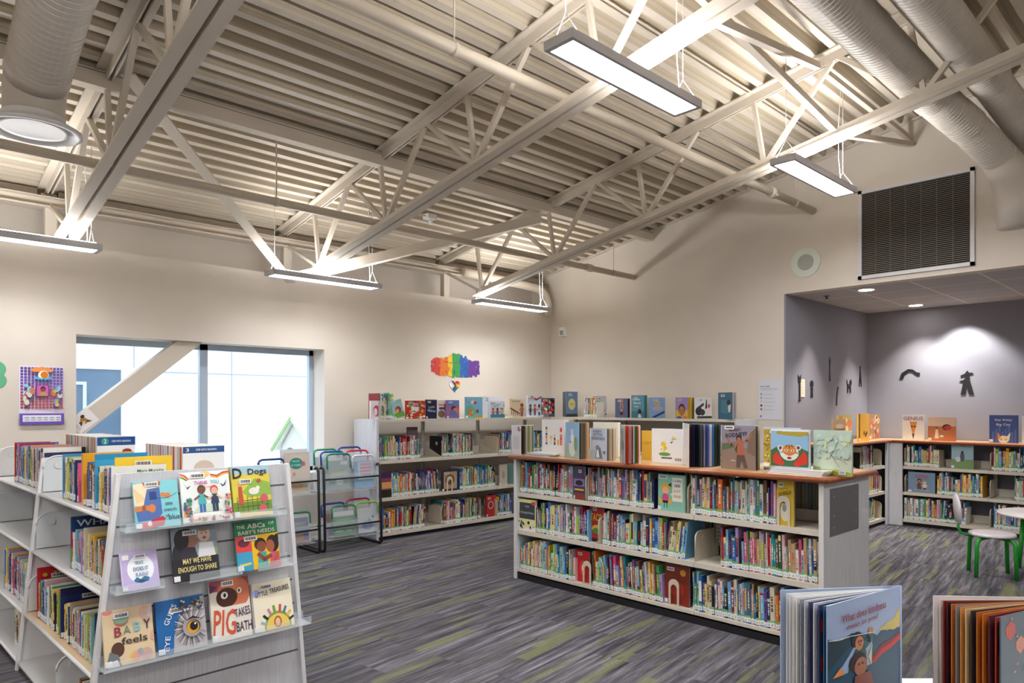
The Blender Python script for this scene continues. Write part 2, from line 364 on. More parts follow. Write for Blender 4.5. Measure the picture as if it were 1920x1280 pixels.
# outside
struct(one(lambda b: b.box(-8, 16, 7.9, 14, -.3, -.02, mat('b9b6b0', .9)), 'ground_outside'))
def bw(b):
    m = mat('dfe3ea', .8)
    b.box(-6, 16, 11, 11.3, -.3, 4.2, m)
    for x in (2.95, 4.35, 5.75, 7.2): b.box(x, x+.015, 10.992, 11, 0, 4.2, mat('8f98a4', .8))
    for z in (2.0, 1.99+1.1): b.box(3.0, 16, 10.993, 11, z, z+.015, mat('8f98a4', .8))
    b.box(-2, 2.9, 10.95, 11, E+.52, E+.62, m); b.box(2.78, 2.95, 10.93, 11, 0, E+.55, m)
nb = tag(one(bw, 'neighbouring_building'), 'pale panelled building wall seen outside through the window', 'building')
one(lambda b: b.box(.2, 2.78, 10.97, 10.99, 0, E+.52, mat('46627c', .12)), 'dark_window', nb)
def bd(b):
    m = mat('b8cfe2', .5)
    b.box(1.3, 2.35, 10.94, 10.97, E+.30, E+.34, m); b.box(2.31, 2.35, 10.94, 10.97, 0, E+.3, m)
one(bd, 'window_frame', nb)
ph = empty('playhouse', (4.72, 9.6, 0), -1.05)
def phb(b):
    m = mat('d7d6d2', .7); b.prism([(-.28, 0), (.28, 0), (.28, .98), (0, 1.34), (-.28, .98)], 0, .7, 'y', m)
    b.prism([(-.1+.1*math.cos(a), .85+.1*math.sin(a)) for a in [2*PI*i/14 for i in range(14)]], -.01, 0, 'y', mat('6c6a68', .6))
one(phb, 'body', ph)
def phr(b):
    m = mat('e4ead9', .6)
    b.prism([(-.4, .90), (0, 1.36), (0, 1.42), (-.46, .92)], -.12, .8, 'y', m); b.prism([(.4, .90), (0, 1.36), (0, 1.42), (.46, .92)], -.12, .8, 'y', m)
one(phr, 'roof', ph)
one(lambda b: (b.bar((-.46, -.13, .9), (0, -.13, 1.41), .03, .05, mat('86b066', .6)), b.bar((.46, -.13, .9), (0, -.13, 1.41), .03, .05, mat('c4d8ae', .6))), 'roof_trim', ph)
ph.scale = (.72, .72, .95)
tag(ph, 'small white plastic playhouse with green roof edge outside the window', 'playhouse')
pl = one(lambda b: b.lathe([(0, 0), (.1, 0), (.17, .42), (.18, .42), (.18, .45), (.15, .45), (.14, .4), (0, .4)], (2.35, 10.0, .62), mat('9ccfc0', .6), 20), 'planter')
tag(pl, 'pale green planter on a stand outside the window', 'planter')
ps = one(lambda b: b.box(-.15, .15, -.15, .15, 0, .62, mat('8b8f93', .7)), 'planter_stand', loc=(2.35, 10.0, 0))
tag(ps, 'grey block under the pale green planter outside', 'stand')

# ================= steel in the roof =================
nodes = [6.57-1.235*k for k in range(9)]
def joist(x, label):
    o = empty('roof_joist', (x, 0, 0))
    def top(b):
        for s in (-1, 1):
            b.bar((s*.045, 7.56, deck(7.56)-.008), (s*.045, YF, deck(YF)-.008), .07, .012, M_STEEL)
            b.bar((s*.016, 7.56, deck(7.56)-.045), (s*.016, YF, deck(YF)-.045), .012, .08, M_STEEL)
    one(top, 'top_chord', o)
    def bot(b):
        for s in (-1, 1):
            b.bar((s*.05, 6.66, zc(6.66)), (s*.05, YF, zc(YF)), .075, .012, M_STEEL)
            b.bar((s*.018, 6.66, zc(6.66)+.04), (s*.018, YF, zc(YF)+.04), .012, .075, M_STEEL)
    one(bot, 'bottom_chord', o)
    one(lambda b: b.bar((0, 7.5, deck(7.5)-.08), (0, 6.6, zc(6.6)+.05), .03, .03, M_STEEL), 'web_bar', o)
    for i, y in enumerate(nodes):
        if y < -3.9: continue
        zb = zc(y)+.04
        one(lambda b: b.bar((0, y, zb), (0, y+.1, deck(y+.1)-.07), .035, .035, M_STEEL), 'web_bar', o)
        if i: one(lambda b: b.bar((0, y, zb), (0, y+.61, deck(y+.61)-.07), .04, .035, M_STEEL), 'web_bar', o)
        if y-.6 > YF: one(lambda b: b.bar((0, y, zb), (0, y-.58, deck(y-.58)-.07), .04, .035, M_STEEL), 'web_bar', o)
    one(lambda b: (b.box(-.06, .06, 7.36, 7.54, deck(7.5)-.16, deck(7.5)-.05, M_STEEL)), 'bearing_seat', o)
    tag(o, label, 'steel joist', 'open web roof joists')
    return o
for x, l in ((-.92, 'cream steel roof joist beyond the round diffuser, farthest from the alcove'), (1.29, 'cream open web roof joist passing beside the round air diffuser'), (3.5, 'cream open web roof joist ending over the window wall between two lamps'), (5.72, 'cream open web roof joist nearest the wall with the big grille')):
    joist(x, l)
tag(one(lambda b: (b.box(XW, XR, 5.37, 5.47, deck(5.47)-.12, deck(5.47)-.005, M_STEEL), b.box(XW, XR, 5.369, 5.471, deck(5.42)-.03, deck(5.42)-.026, mat('2e2922', .8))), 'roof_purlin'),
    'cream steel purlin under the deck, crossing over the roof joists', 'steel beam')
def gird(b):
    z = EYE+1.75
    b.box(XW, XR, 7.24, 7.40, z, z+.014, M_STEEL); b.box(XW, XR, 7.315, 7.325, z+.014, z+.09, M_STEEL); b.box(XW, XR, 7.26, 7.38, z+.09, z+.1, M_STEEL)
tag(one(gird, 'wall_girder'), 'cream steel girder above the window wall carrying the joist ends', 'steel beam')
def closer(b):
    for a, c in ((XW, -1.0), (-.84, 1.21), (1.37, 3.42), (3.58, 5.64), (5.8, XR)): b.box(a, c, 7.42, 7.5, EYE+1.862, deck(7.5)+.0, M_STEEL)
tag(one(closer, 'deck_edge_plate', None), 'cream edge plates between the joist ends above the window wall', 'steel plate')
for x, w in ((1.29, 'over the poster'), (3.5, 'above the window'), (5.72, 'above the rainbow paper')):
    tag(one(lambda b: b.box(-.045, .045, -.04, .04, 0, EYE+1.75-LEDGE, M_STEEL), 'wall_post', loc=(x, 7.32, LEDGE)), 'short cream steel post on the wall ledge '+w, 'steel post', 'short posts on the ledge')
# braces between the joists
def brace(p, q, w, h, label, m=M_STEEL, group=None):
    d = Vector(q)-Vector(p); b = MB(); b.bar((0, 0, 0), d, w, h, m); tag(b.build('roof_brace', loc=p), label, 'steel brace', group)
brace((1.36, 5.2, deck(5.2)-.1), (3.4, 7.0, EYE+1.32), .10, .012, 'flat cream strap running down to the lamp above the window')
def hss(b): b.bar((0, 0, 0), (5.66-3.42, 5.50-6.80, .76), .1, .1, M_STEEL)
tag(one(hss, 'roof_brace', loc=(3.42, 6.80, EYE+1.36)), 'square tube brace rising from over the window to the purlin', 'steel brace')
yb = 2.3
for x0, x1, w in ((3.57, 5.65, 'between the two joists nearest the grille wall'),):
    brace((x0, 2.12, zc(2.12)+.06), (x1, 2.38, deck(2.38)-.09), .05, .05, 'cream angle brace rising toward the grille wall '+w)
    brace((x0, 2.45, deck(2.45)-.09), (x1, 2.25, zc(2.25)+.06), .05, .05, 'cream angle brace falling toward the grille wall '+w)
brace((1.36, 2.2, zc(2.2)+.06), (3.43, 2.4, deck(2.4)-.09), .05, .05, 'cream angle brace rising over the large hanging lamp')
brace((5.78, 2.27, zc(2.27)+.06), (XR-.01, 2.29, EYE+2.60), .045, .045, 'cream brace from the joist to the wall above the grille, lower one')
brace((5.78, 2.38, deck(2.38)-.09), (XR-.01, 2.31, EYE+2.66), .045, .045, 'cream brace from the joist to the wall above the grille, upper one')
brace((5.74, 2.2, deck(2.2)-.1), (5.79, 1.55, zc(1.55)+.09), .03, .03, 'thin cream rod beside the ducts on the last joist')

# pipes
def pipe(y, z, x0, x1, r, label):
    o = empty('sprinkler_pipe', (0, y, z)); M = mat('cabfae', .4)
    one(lambda b: b.tube([(x0, 0, 0), (x1, 0, 0)], r, M, 14), 'pipe', o)
    for x in (x0+.9, (x0+x1)/2+.3, x1-.45):
        def cl(b):
            b.tube([(x, 0, r), (x, 0, deck(y)-z-.0)], .006, M_STEEL, 6); b.tube([(x-.015, 0, 0), (x+.015, 0, 0)], r*1.12, M_STEEL, 14)
        one(cl, 'hanger', o)
    def cp(b): b.tube([(x1-1.0, 0, 0), (x1-.9, 0, 0)], r*1.35, M, 14); b.bar((x1-.95, -.06, -.04), (x1-.95, .06, .05), .02, .02, M)
    one(cp, 'coupling', o)
    tag(o, label, 'pipe')
pipe(3.27, EYE+2.14, XW, XR, .038, 'cream sprinkler pipe passing behind the large hanging lamp')
pipe(5.67, EYE+1.735, XW, XR, .036, 'cream sprinkler pipe closer to the window wall, over the brace')
def rp(b): b.tube([(5.9, 7.14, E+1.78), (7.0, 7.13, E+1.74), (7.28, 7.12, E+1.72), (7.42, 7.10, E+1.63), (7.46, 7.08, E+1.50), (7.45, 7.11, E+1.34)], .06, mat('cabfae', .4), 18)
tag(one(rp, 'drain_pipe'), 'thick cream drain pipe bending down in the room corner', 'pipe')

for y_, l_ in ((2.95, 'thin cream conduit under the deck above the largest lamp'), (2.05, 'thin cream conduit under the deck nearer the spiral ducts')):
    tag(one(lambda b: (b.tube([(XW+.02, y_, deck(y_)-.012), (XR-.02, y_, deck(y_)-.012)], .008, M_STEEL, 6), b.tube([(XW+.02, y_+.03, deck(y_)-.018), (XR-.02, y_+.03, deck(y_)-.018)], .006, M_STEEL, 6)), 'conduit'), l_, 'conduit')
hd = empty('ceiling_detector', (4.71, 6.3, deck(6.3)-.06))
one(lambda b: b.box(-.06, .06, -.05, .05, 0, .055, M_WHITE), 'housing', hd); one(lambda b: b.tube([(0, 0, 0), (.02, 0, -.05)], .02, M_WHITE, 8), 'sensor_head', hd); one(lambda b: b.tube([(-1.1, 0, .03), (-.06, 0, .03)], .007, M_STEEL, 6), 'feed_pipe', hd)
tag(hd, 'small white detector under the deck beyond the middle joist', 'detector')
# ducts
def f_duct(t, b):
    tc = N(t, 'ShaderNodeTexCoord'); w = N(t, 'ShaderNodeTexWave', i_Scale=4.2, i_Distortion=0.0, bands_direction='X', wave_profile='SAW')
    t.links.new(tc.outputs['Object'], w.inputs['Vector']); r = ramp(t, [(0, 0.0), (.06, 1.0), (.9, 1.0), (1, 0.3)]); t.links.new(w.outputs['Fac'], r.inputs['Fac'])
    bp = N(t, 'ShaderNodeBump', i_Strength=.6, i_Distance=.01); t.links.new(r.outputs['Color'], bp.inputs['Height']); t.links.new(bp.outputs['Normal'], b.inputs['Normal'])
    b.inputs['Base Color'].default_value = (*hexc('c2b6a8'), 1); b.inputs['Roughness'].default_value = .45
M_DUCT = nmat('spiral_duct', f_duct); M_DUCTS = mat('cdc6bd', .5)
def spiral(b, p, q, r, m, pitch=.045):
    p, q = Vector(p), Vector(q); L = (q-p).length; n = int(L/pitch); pts = []; rs = []
    for i in range(n):
        for f, k in ((0, 1.0), (.82, 1.0), (.86, 1.022), (.96, 1.022)):
            pts.append(p+(q-p)*((i+f)/n)); rs.append(r*k)
    pts.append(q); rs.append(r); b.tube(pts, rs, m, 28, smooth=False)
def duct1():
    o = empty('spiral_duct', (0, 0, 0)); A, B_ = (XW+.03, 1.75, E+2.5), (6.35, 1.75, E+2.5)
    one(lambda b: spiral(b, A, B_, .148, M_DUCTS), 'straight_run', o)
    pts = [(6.35, 1.75, E+2.5), (6.75, 1.60, E+2.33), (7.0, 1.52, E+2.2), (7.15, 1.46, E+2.13)]
    one(lambda b: spiral(b, pts[0], pts[1], .142, M_DUCTS, .03), 'sloping_run', o)
    one(lambda b: spiral(b, pts[1], pts[3], .135, M_DUCTS, .03), 'sloping_run', o)
    one(lambda b: b.tube([pts[3], (7.25, 1.42, E+2.03), (7.32, 1.40, E+1.9), (7.345, 1.385, E+1.76), (7.35, 1.38, E+1.56)], [.14, .152, .15, .145, .14], M_DUCTS, 28), 'elbow', o)
    tag(o, 'cream spiral duct ending in an elbow beside the wall grille', 'duct')
duct1()
def duct2():
    o = empty('spiral_duct', (0, 0, 0))
    one(lambda b: spiral(b, (XW+.03, 1.41, E+2.6), (6.6, 1.41, E+2.6), .14, M_DUCTS), 'straight_run', o)
    one(lambda b: spiral(b, (6.6, 1.41, E+2.6), (7.62, 1.22, E+2.2), .132, M_DUCTS, .03), 'sloping_run', o)
    tag(o, 'cream spiral duct farther from the window wall, running out past the grille', 'duct')
duct2()
def duct3():
    o = empty('spiral_duct', (0, 0, 0)); x = .83
    one(lambda b: spiral(b, (x, 4.5, E+2.26), (x, 5.0, E+2.06), .17, M_DUCTS, .04), 'straight_run', o)
    one(lambda b: spiral(b, (x, 2.3, E+2.62), (x, 4.5, E+2.26), .17, M_DUCTS, .05), 'straight_run', o)
    one(lambda b: b.tube([(x, 4.98, E+2.07), (x, 5.1, E+2.02), (x, 5.11, E+2.018), (x, 5.17, E+1.94), (x, 5.19, E+1.86), (x, 5.2, E+1.81)], [.172, .175, .168, .168, .165, .165], M_DUCTS, 28), 'elbow', o)
    tag(o, 'cream spiral duct bending down to the round ceiling diffuser', 'duct')
    d = one(lambda b: (b.lathe([(.17, .08), (.17, .05), (.21, .03), (.262, .0), (.262, -.012), (.235, -.02), (.205, .005), (.19, .03)], (0, 0, 0), M_WHITE, 40)), 'round_diffuser', loc=(x, 5.2, E+1.725))
    one(lambda b: b.lathe([(0, 0), (.16, 0), (.185, -.006), (.185, .004), (0, .02)], (0, 0, 0), M_WHITE, 40), 'diffuser_plate', d)
    tag(d, 'white round air diffuser hanging below the bent duct', 'air diffuser')
duct3()

# ================= pendant lamps =================
def lamp(x, y, z, label, L=1.22, W=.2):
    o = empty('linear_pendant_lamp', (x, y, z)); g = mat('b4b3b8', .45)
    def hs(b):
        t = .028; b.box(0, L, -W/2, -W/2+.02, -.03, .02, g); b.box(0, L, W/2-.02, W/2, -.03, .02, g); b.box(0, .03, -W/2+.02, W/2-.02, -.03, .02, g); b.box(L-.03, L, -W/2+.02, W/2-.02, -.03, .02, g)
        b.box(.03, L-.03, -W/2+.02, W/2-.02, -.014, .004, g)
    one(hs, 'housing', o)
    one(lambda b: b.box(.03, L-.03, -W/2+.02, W/2-.02, -.024, -.015, M_LAMPDIM if y > 5 else M_LAMP), 'diffuser', o)
    one(lambda b: b.box(.04, L-.04, -W/2+.03, W/2-.03, .01, .03, M_LAMPUPDIM if y > 5 else M_LAMPUP), 'upper_diffuser', o)
    for xx in (.06, L-.06):
        def wr_(b):
            b.tube([(xx, -W/2+.01, .02), (xx, 0, .16)], .0025, M_WHITE, 5); b.tube([(xx, W/2-.01, .02), (xx, 0, .16)], .0025, M_WHITE, 5)
            b.tube([(xx, 0, .16), (xx, 0, deck(y)-z)], .0028, M_WHITE, 5)
        one(wr_, 'hanging_wire', o)
    one(lambda b: b.tube([(L-.09, .0, .02), (L-.08, .03, .3), (L-.1, .02, .6), (L-.1, 0, deck(y)-z)], .0035, M_WHITE, 6), 'power_cord', o)
    l = bpy.data.lights.new('lamp_light', 'AREA'); l.shape = 'RECTANGLE'; l.size = L-.08; l.size_y = W-.06; l.energy = 3.2 if y > 5 else (9 if y > 0 else 5.5); l.spread = math.radians(138 if y > 5 else 172); l.color = (.97, .985, 1)
    q_ = bpy.data.objects.new('lamp_light', l); C.objects.link(q_); q_.parent = o; q_.location = (L/2, 0, -.027)
    tag(o, label, 'pendant lamp', 'long hanging lamps')
rows = ((6.5, 1.30, (.27, 2.93, 5.57), ('leftmost over the poster', 'over the window', 'in the far room corner')),
        (2.45, 1.90, (.12, 2.65, 5.18), ('above the round diffuser', 'largest one, crossing the middle joist', 'just in front of the wall grille')),
        (-1.6, 2.55, (.12, 2.65, 5.18), ('', '', '')))
for y, z, xs, ls in rows:
    for x, l in zip(xs, ls): lamp(x, y, E+z, ('long white pendant lamp '+l) if l else 'long white pendant lamp at the near end of the hall')
for x in (-2.4,):  # extra lamps out of view, added as fill light for the room
    for y, z in ((6.5, 1.3), (2.45, 1.9), (-1.6, 2.55)): lamp(x, y, E+z, 'added long white pendant lamp out of view, farthest from the grille wall')

# ================= on the walls =================
GY0, GY1, GZ0, GZ1 = 1.756, 2.795, E+1.323, E+2.245
g = empty('return_air_grille', (XR, 0, 0))
def gf(b):
    for a in ((GY0, GY1, GZ0, GZ0+.035), (GY0, GY1, GZ1-.035, GZ1), (GY0, GY0+.035, GZ0, GZ1), (GY1-.035, GY1, GZ0, GZ1)): b.box(-.022, -.001, a[0], a[1], a[2], a[3], mat('d5d2d6', .4))
one(gf, 'frame', g)
one(lambda b: b.box(-.003, -.001, GY0+.03, GY1-.03, GZ0+.03, GZ1-.03, mat('1b1716', .9)), 'backing', g)
def gs(b):
    n = 46
    for i in range(n):
        z = GZ0+.04+(GZ1-GZ0-.08)*i/(n-1); b.add([(-.016, GY0+.035, z-.005), (-.016, GY1-.035, z-.005), (-.006, GY1-.035, z+.004), (-.006, GY0+.035, z+.004)], [(0, 1, 2, 3)], mat('7d756d', .5))
        b.box(-.017, -.0155, GY0+.035, GY1-.035, z-.006, z-.003, mat('8a8178', .5))
one(gs, 'louvre_blades', g)
one(lambda b: [b.box(-.019, -.016, y, y+.005, GZ0+.035, GZ1-.035, mat('6f6860', .5)) for y in [GY0+.035+(GY1-GY0-.07)*k/7 for k in range(1, 7)]], 'mullions', g)
tag(g, 'large return air grille with white frame high on the beige wall', 'air grille')
sp = empty('wall_speaker', (XR, 3.35, E+1.59))
def disc(b, r, m, x0=-.012, x1=-.001, n=40): b.prism([(r*math.cos(2*PI*i/n), r*math.sin(2*PI*i/n)) for i in range(n)], x0, x1, 'x', m)
one(lambda b: disc(b, .163, mat('d6ded2', .5)), 'speaker_ring', sp); one(lambda b: disc(b, .088, mat('a9aca4', .8), -.018, -.012), 'speaker_mesh', sp)
tag(sp, 'round pale green ceiling type speaker on the beige wall beside the grille', 'speaker')
sn = empty('motion_sensor', (XR, 6.94, E+1.1))
one(lambda b: b.box(-.06, -.001, -.05, .05, -.065, .065, mat('f4f4f2', .3)), 'housing', sn); one(lambda b: b.box(-.064, -.06, -.034, .034, -.05, .02, mat('9a9a9e', .3)), 'lens', sn)
tag(sn, 'small white motion sensor near the room corner', 'sensor')
def flatpanel(name, label, cat, w, h, base, shapes, ts, loc, rz=0, th=.002):
    o = one(lambda b: b.box(0, w, 0, th, 0, h, mat(base, .5)), name, loc=loc, rz=rz)
    if shapes: one(lambda b: art(b, w, h, shapes), 'printed_art', o)
    if ts: one(lambda b: texts(b, w, h, ts, -.004), 'printed_text', o)
    return tag(o, label, cat)
dots = ['9a98a8', '8fb0da', 'e8c88a', '40206a', 'c06a38']
sh = []
for i, c in enumerate(dots):
    y = .64-.095*i; sh += [('d', .13, y, .045, .028, c), ('l', [(.23, y-.012), (.62+.05*(i % 3), y-.012)], .012, '9a9aa6')]
sh += [('l', [(.09, .775), (.82, .775)], .014, '9a9aaa'), ('l', [(.09, .745), (.76, .745)], .014, 'a6a6b4'), ('r', .09, .06, .14, .11, '50525e')]
flatpanel('welcome_notice', 'white printed WELCOME notice with coloured dots on the beige wall', 'notice', .29, .46, 'd5d6e0', sh,
          [('WELCOME', .28, .83, .4, .035, '5a66b0'), ('SAFE', .2, .655, .16, .018, '55556a'), ('CALM', .2, .56, .16, .018, '55556a'), ('KIND', .2, .465, .16, .018, '55556a'), ('BCLNP', .33, .085, .32, .035, '4a4c58')][:1], (XR-.006, 3.905, E-.15), -PI/2)
# poster
sh = []
for i in range(12):
    for j in range(14):
        t = j/13; c = ['b04a5e', 'a84c78', '8a4a9a', '6a4ca8', '5a4496'][min(4, int(t*5))]
        sh.append(('r', .03+i*.08, .27+j*.0515, .03+i*.08+.06, .27+j*.0515+.04, c))
sh += [('r', 0, 0, 1, .19, '6c4eb0'), ('r', .07, .05, .93, .16, 'e6e8f4'), ('p', [(.28, .9), (.72, .9), (.76, .95), (.5, .99), (.24, .95)], 'e8924a'), ('d', .53, .85, .12, .075, 'f0ead8'), ('d', .55, .85, .085, .06, 'dc7a20'), ('l', [(.35, .8), (.53, .77), (.7, .8)], .05, '4ab4d4'),
       ('r', .36, .48, .66, .68, '5a2a5a'), ('r', .38, .49, .64, .67, 'd062b4'), ('d', .52, .61, .06, .045, '40241c'), ('d', .52, .59, .045, .035, '8a4a3a'), ('p', [(.42, .49), (.62, .49), (.57, .56), (.47, .56)], 'b89a5a')]
sh += scatter(5, 16, ['8ac8e8', 'd8d8d0', 'c87858', '5a5a78', 'e0b04a', '70a0c0'], (.05, .25, .34, .75), .05)+scatter(6, 16, ['8ac8e8', 'd8d8d0', 'c87858', '5a5a78', 'e0b04a', '70a0c0'], (.68, .25, .97, .75), .05)
sh += [('l', [(.12+.14*i, .12), (.2+.14*i, .12)], .02, '7a7a90') for i in range(6)]+[('l', [(.12+.14*i, .08), (.2+.14*i, .08)], .015, '7a7a90') for i in range(6)]
flatpanel('wall_poster', 'purple checked event poster with a portrait in its middle', 'poster', .325, .505, 'e4dcec', sh, [], (1.045, YB-.004, E-.155))
gc = one(lambda b: (b.prism([(-.02+.075*math.cos(a), .045+.07*math.sin(a)) for a in [2*PI*i/20 for i in range(20)]], 0, .004, 'y', mat('5fae86', .6)), b.prism([(-.02+.08*math.cos(a), -.05+.07*math.sin(a)) for a in [2*PI*i/20 for i in range(20)]], .001, .0045, 'y', mat('5fae86', .6))), 'paper_leaf', loc=(.90, YB-.006, E+.27))
tag(gc, 'green rounded paper shape on the beige wall left of the poster', 'paper decoration')
# rainbow puzzle
def rain(b):
    cols = ['d2443e', 'd2443e', 'e07a28', 'e07a28', 'e8bc38', '3f9a52', '3f9a52', '2f62b0', '2f62b0', '6a3f92', '6a3f92', '6a3f92']
    q = random.Random(3); W = .80; n = 24
    for i in range(n):
        c = cols[i*len(cols)//n]; x0 = W*i/n; hh = .17+.13*math.exp(-((i-11)/6.0)**2)+q.uniform(-.03, .03); mid = .17-.02*math.sin(i*.4)
        for k in range(5):
            z0 = mid-hh/2+hh*k/5+q.uniform(-.014, .014); dx = q.uniform(-.012, .012)
            y = -.0005*((i+k) % 3)
            b.box(x0-.004+dx, x0+W/n+.006+dx, y-.003, y, z0-.004, z0+hh/5+.004, mat(c, .6))
            b.box(x0+W/n*.3+dx, x0+W/n*.7+dx, y-.0032, y, z0+hh/5, z0+hh/5+.014, mat(c, .6))
tag(one(rain, 'rainbow_paper_puzzle', loc=(5.42, YB-.002, E+.36)), 'rainbow of torn paper pieces on the wall above the low shelves', 'wall art')
def heart(b):
    def hp(t): return (.088*math.sin(t)**3*1.0, .0055*(13*math.cos(t)-5*math.cos(2*t)-2*math.cos(3*t)-math.cos(4*t)))
    pts = [hp(2*PI*i/40) for i in range(40)]; b.prism(pts, -.003, 0, 'y', mat('c83a2c', .5))
    def clip(poly, a, c, d):   # keep a*x+c*z<=d
        out = []
        for p, q in zip(poly, poly[1:]+poly[:1]):
            fp, fq = a*p[0]+c*p[1]-d, a*q[0]+c*q[1]-d
            if fp <= 0: out.append(p)
            if fp*fq < 0: t = fp/(fp-fq); out.append((p[0]+(q[0]-p[0])*t, p[1]+(q[1]-p[1])*t))
        return out
    y = -.0032
    for z, c in ((.05, 'c83a2c'), (.03, 'e88a2c'), (.012, 'f0d23c'), (-.012, '3a9a4c'), (-.03, '2f62b0')):
        pp = clip(pts, 0, 1, z)
        if len(pp) > 2: b.add([(p[0], y, p[1]) for p in pp], [tuple(range(len(pp)))], mat(c, .5)); y -= .0001
    for d, c in ((.03, '1a1a1c'), (.012, '7a5030'), (.0, '8ec8e8'), (-.018, 'e8b8cc'), (-.036, 'f0f0f0')):
        for s in (1, -1):
            pp = clip(clip(pts, 1, s*.9, d), 0, -s, .005*s)
            if len(pp) > 2: b.add([(p[0], y, p[1]) for p in pp], [tuple(range(len(pp)))], mat(c, .5))
        y -= .0001
tag(one(heart, 'pride_heart', loc=(5.795, YB-.002, E+.275)), 'small striped pride heart under the rainbow paper', 'wall art')
# alcove lights and sprinkler
for u, v, w in ((1624, 544, 'nearer the beige wall'), (1717, 573, 'closer to the grey back wall')):
    x, y = ray(u); t = 1.27*F/(762-v)
    P = (x*t, y*t, E+1.272)
    o = one(lambda b: b.lathe([(.075, 0), (.1, -.004), (.1, .0), (.075, .002)], (0, 0, 0), M_WHITE, 32), 'recessed_downlight', loc=P)
    one(lambda b: b.lathe([(0, -.001), (.075, -.001)], (0, 0, 0), M_DOWN, 32), 'lit_lens', o)
    tag(o, 'round recessed downlight in the alcove ceiling, '+w, 'downlight', 'alcove downlights')
x, y = ray(1550); t = 1.27*F/(762-555)
so = one(lambda b: (b.lathe([(.035, 0), (.035, -.006), (0, -.006)], (0, 0, 0), mat('6a625c', .5), 16), b.tube([(0, 0, 0), (0, 0, -.03)], .012, mat('4a4540', .5), 8), b.lathe([(0, -.032), (.022, -.032), (.022, -.034), (0, -.034)], (0, 0, 0), mat('4a4540', .5), 12)), 'fire_sprinkler', loc=(x*t, y*t, E+1.272))
tag(so, 'small dark sprinkler head in the alcove ceiling', 'sprinkler')
# black silhouettes
M_SIL = mat('17161a', .5)
def sil(name, label, wall, u, v, polys, w, h, extra=None):
    if wall == 's': x, t = onY(u, 3.575); loc = (x, 3.575, hz(v, t)); rz = 0
    else: y, t = onX(u, 10.095); loc = (10.095, y, hz(v, t)); rz = -PI/2
    def f(b):
        for i, p in enumerate(polys):
            if p[0] == 'c': pts = [(p[1]*w+p[3]*w*math.cos(2*PI*k/16), p[2]*h+p[4]*h*math.sin(2*PI*k/16)) for k in range(16)]
            elif p[0] == 'q': pts = [(a*w, c*h) for a, c in p[1]]
            b.prism(pts, -.003-.0002*i, 0, 'y', M_SIL)
    o = one(f, name, loc=loc, rz=rz); return tag(o, label, 'wall silhouette', 'black silhouettes on the grey alcove walls')
sil('cat_silhouette', 'tall thin black cat silhouette on the grey alcove side wall', 's', 1499, 730, [('q', [(-.12, -.5), (.12, -.5), (.1, .35), (-.1, .35)]), ('c', 0, .42, .3, .16), ('q', [(-.3, .42), (-.32, .68), (-.05, .52)]), ('q', [(.3, .42), (.32, .68), (.05, .52)]), ('q', [(-.3, -.52), (.3, -.52), (.2, -.42), (-.2, -.42)])], .12, .26)
flatpanel('number_card', 'cream card beside the tall cat silhouette', 'card', .11, .21, 'e8d8c4', [('r', .2, .2+.15*i, .4, .26+.15*i, 'b89a90') for i in range(5)], [], (onY(1502, 3.57)[0], 3.572, E+.11))
sil('tree_silhouette', 'small black round-headed figure silhouette on the grey side wall', 's', 1522, 729, [('q', [(-.3, -.5), (-.05, -.5), (0, -.1), (.05, -.5), (.3, -.5), (.16, .3), (-.16, .3)]), ('c', 0, .3, .42, .22), ('q', [(-.4, -.05), (.4, -.05), (.1, .15), (-.1, .15)])], .11, .20)
sil('tall_figure_silhouette', 'narrow black long figure silhouette, highest on the grey side wall', 's', 1556, 692, [('q', [(-.25, -.5), (.3, -.5), (.1, 0), (.2, .4), (0, .5), (-.15, .2)]), ('c', .02, .3, .25, .14)], .07, .30)
sil('curved_stick_silhouette', 'curved thin black stick silhouette on the grey side wall', 's', 1570, 742, [('q', [(-.5, -.5), (-.15, -.5), (.1, .1), (.6, .5), (.2, .48), (-.3, .1)])], .07, .24)
sil('small_cat_silhouette', 'little standing black cat silhouette on the grey side wall', 's', 1592, 724, [('q', [(-.35, -.5), (-.15, -.5), (-.12, -.1), (.12, -.1), (.15, -.5), (.35, -.5), (.35, .15), (-.35, .15)]), ('c', .3, .25, .2, .18), ('q', [(.15, .3), (.18, .55), (.3, .4)]), ('q', [(.45, .3), (.45, .55), (.3, .4)]), ('q', [(-.35, .1), (-.5, .5), (-.42, .5), (-.25, .1)])], .17, .17)
sil('walking_figure_silhouette', 'slim black walking figure silhouette near the alcove corner', 's', 1613, 705, [('q', [(-.5, -.5), (-.3, -.5), (0, -.15), (.3, -.5), (.5, -.5), (.15, .3), (-.1, .3)]), ('c', .02, .4, .17, .09)], .10, .28)
sil('inchworm_silhouette', 'arched black crawling animal silhouette on the grey back wall', 'b', 1709, 705, [('q', [(-.5, -.3), (-.42, .1), (-.15, .4), (.05, .35), (.3, .05), (.5, 0), (.5, .3), (.3, .35), (.1, .6), (-.2, .68), (-.6, .3), (-.72, -.25)])], .20, .14)
sil('standing_figure_silhouette', 'black standing figure with wide hat silhouette on the grey back wall', 'b', 1812, 720, [('q', [(-.35, -.5), (-.05, -.5), (.02, -.15), (.15, -.5), (.45, -.5), (.2, .2), (-.15, .25)]), ('c', .05, .32, .16, .1), ('q', [(-.35, .35), (.4, .48), (.38, .54), (.15, .55), (.05, .66), (-.1, .5), (-.36, .42)]), ('q', [(-.45, .15), (-.1, .22), (-.05, .05)])], .18, .26)
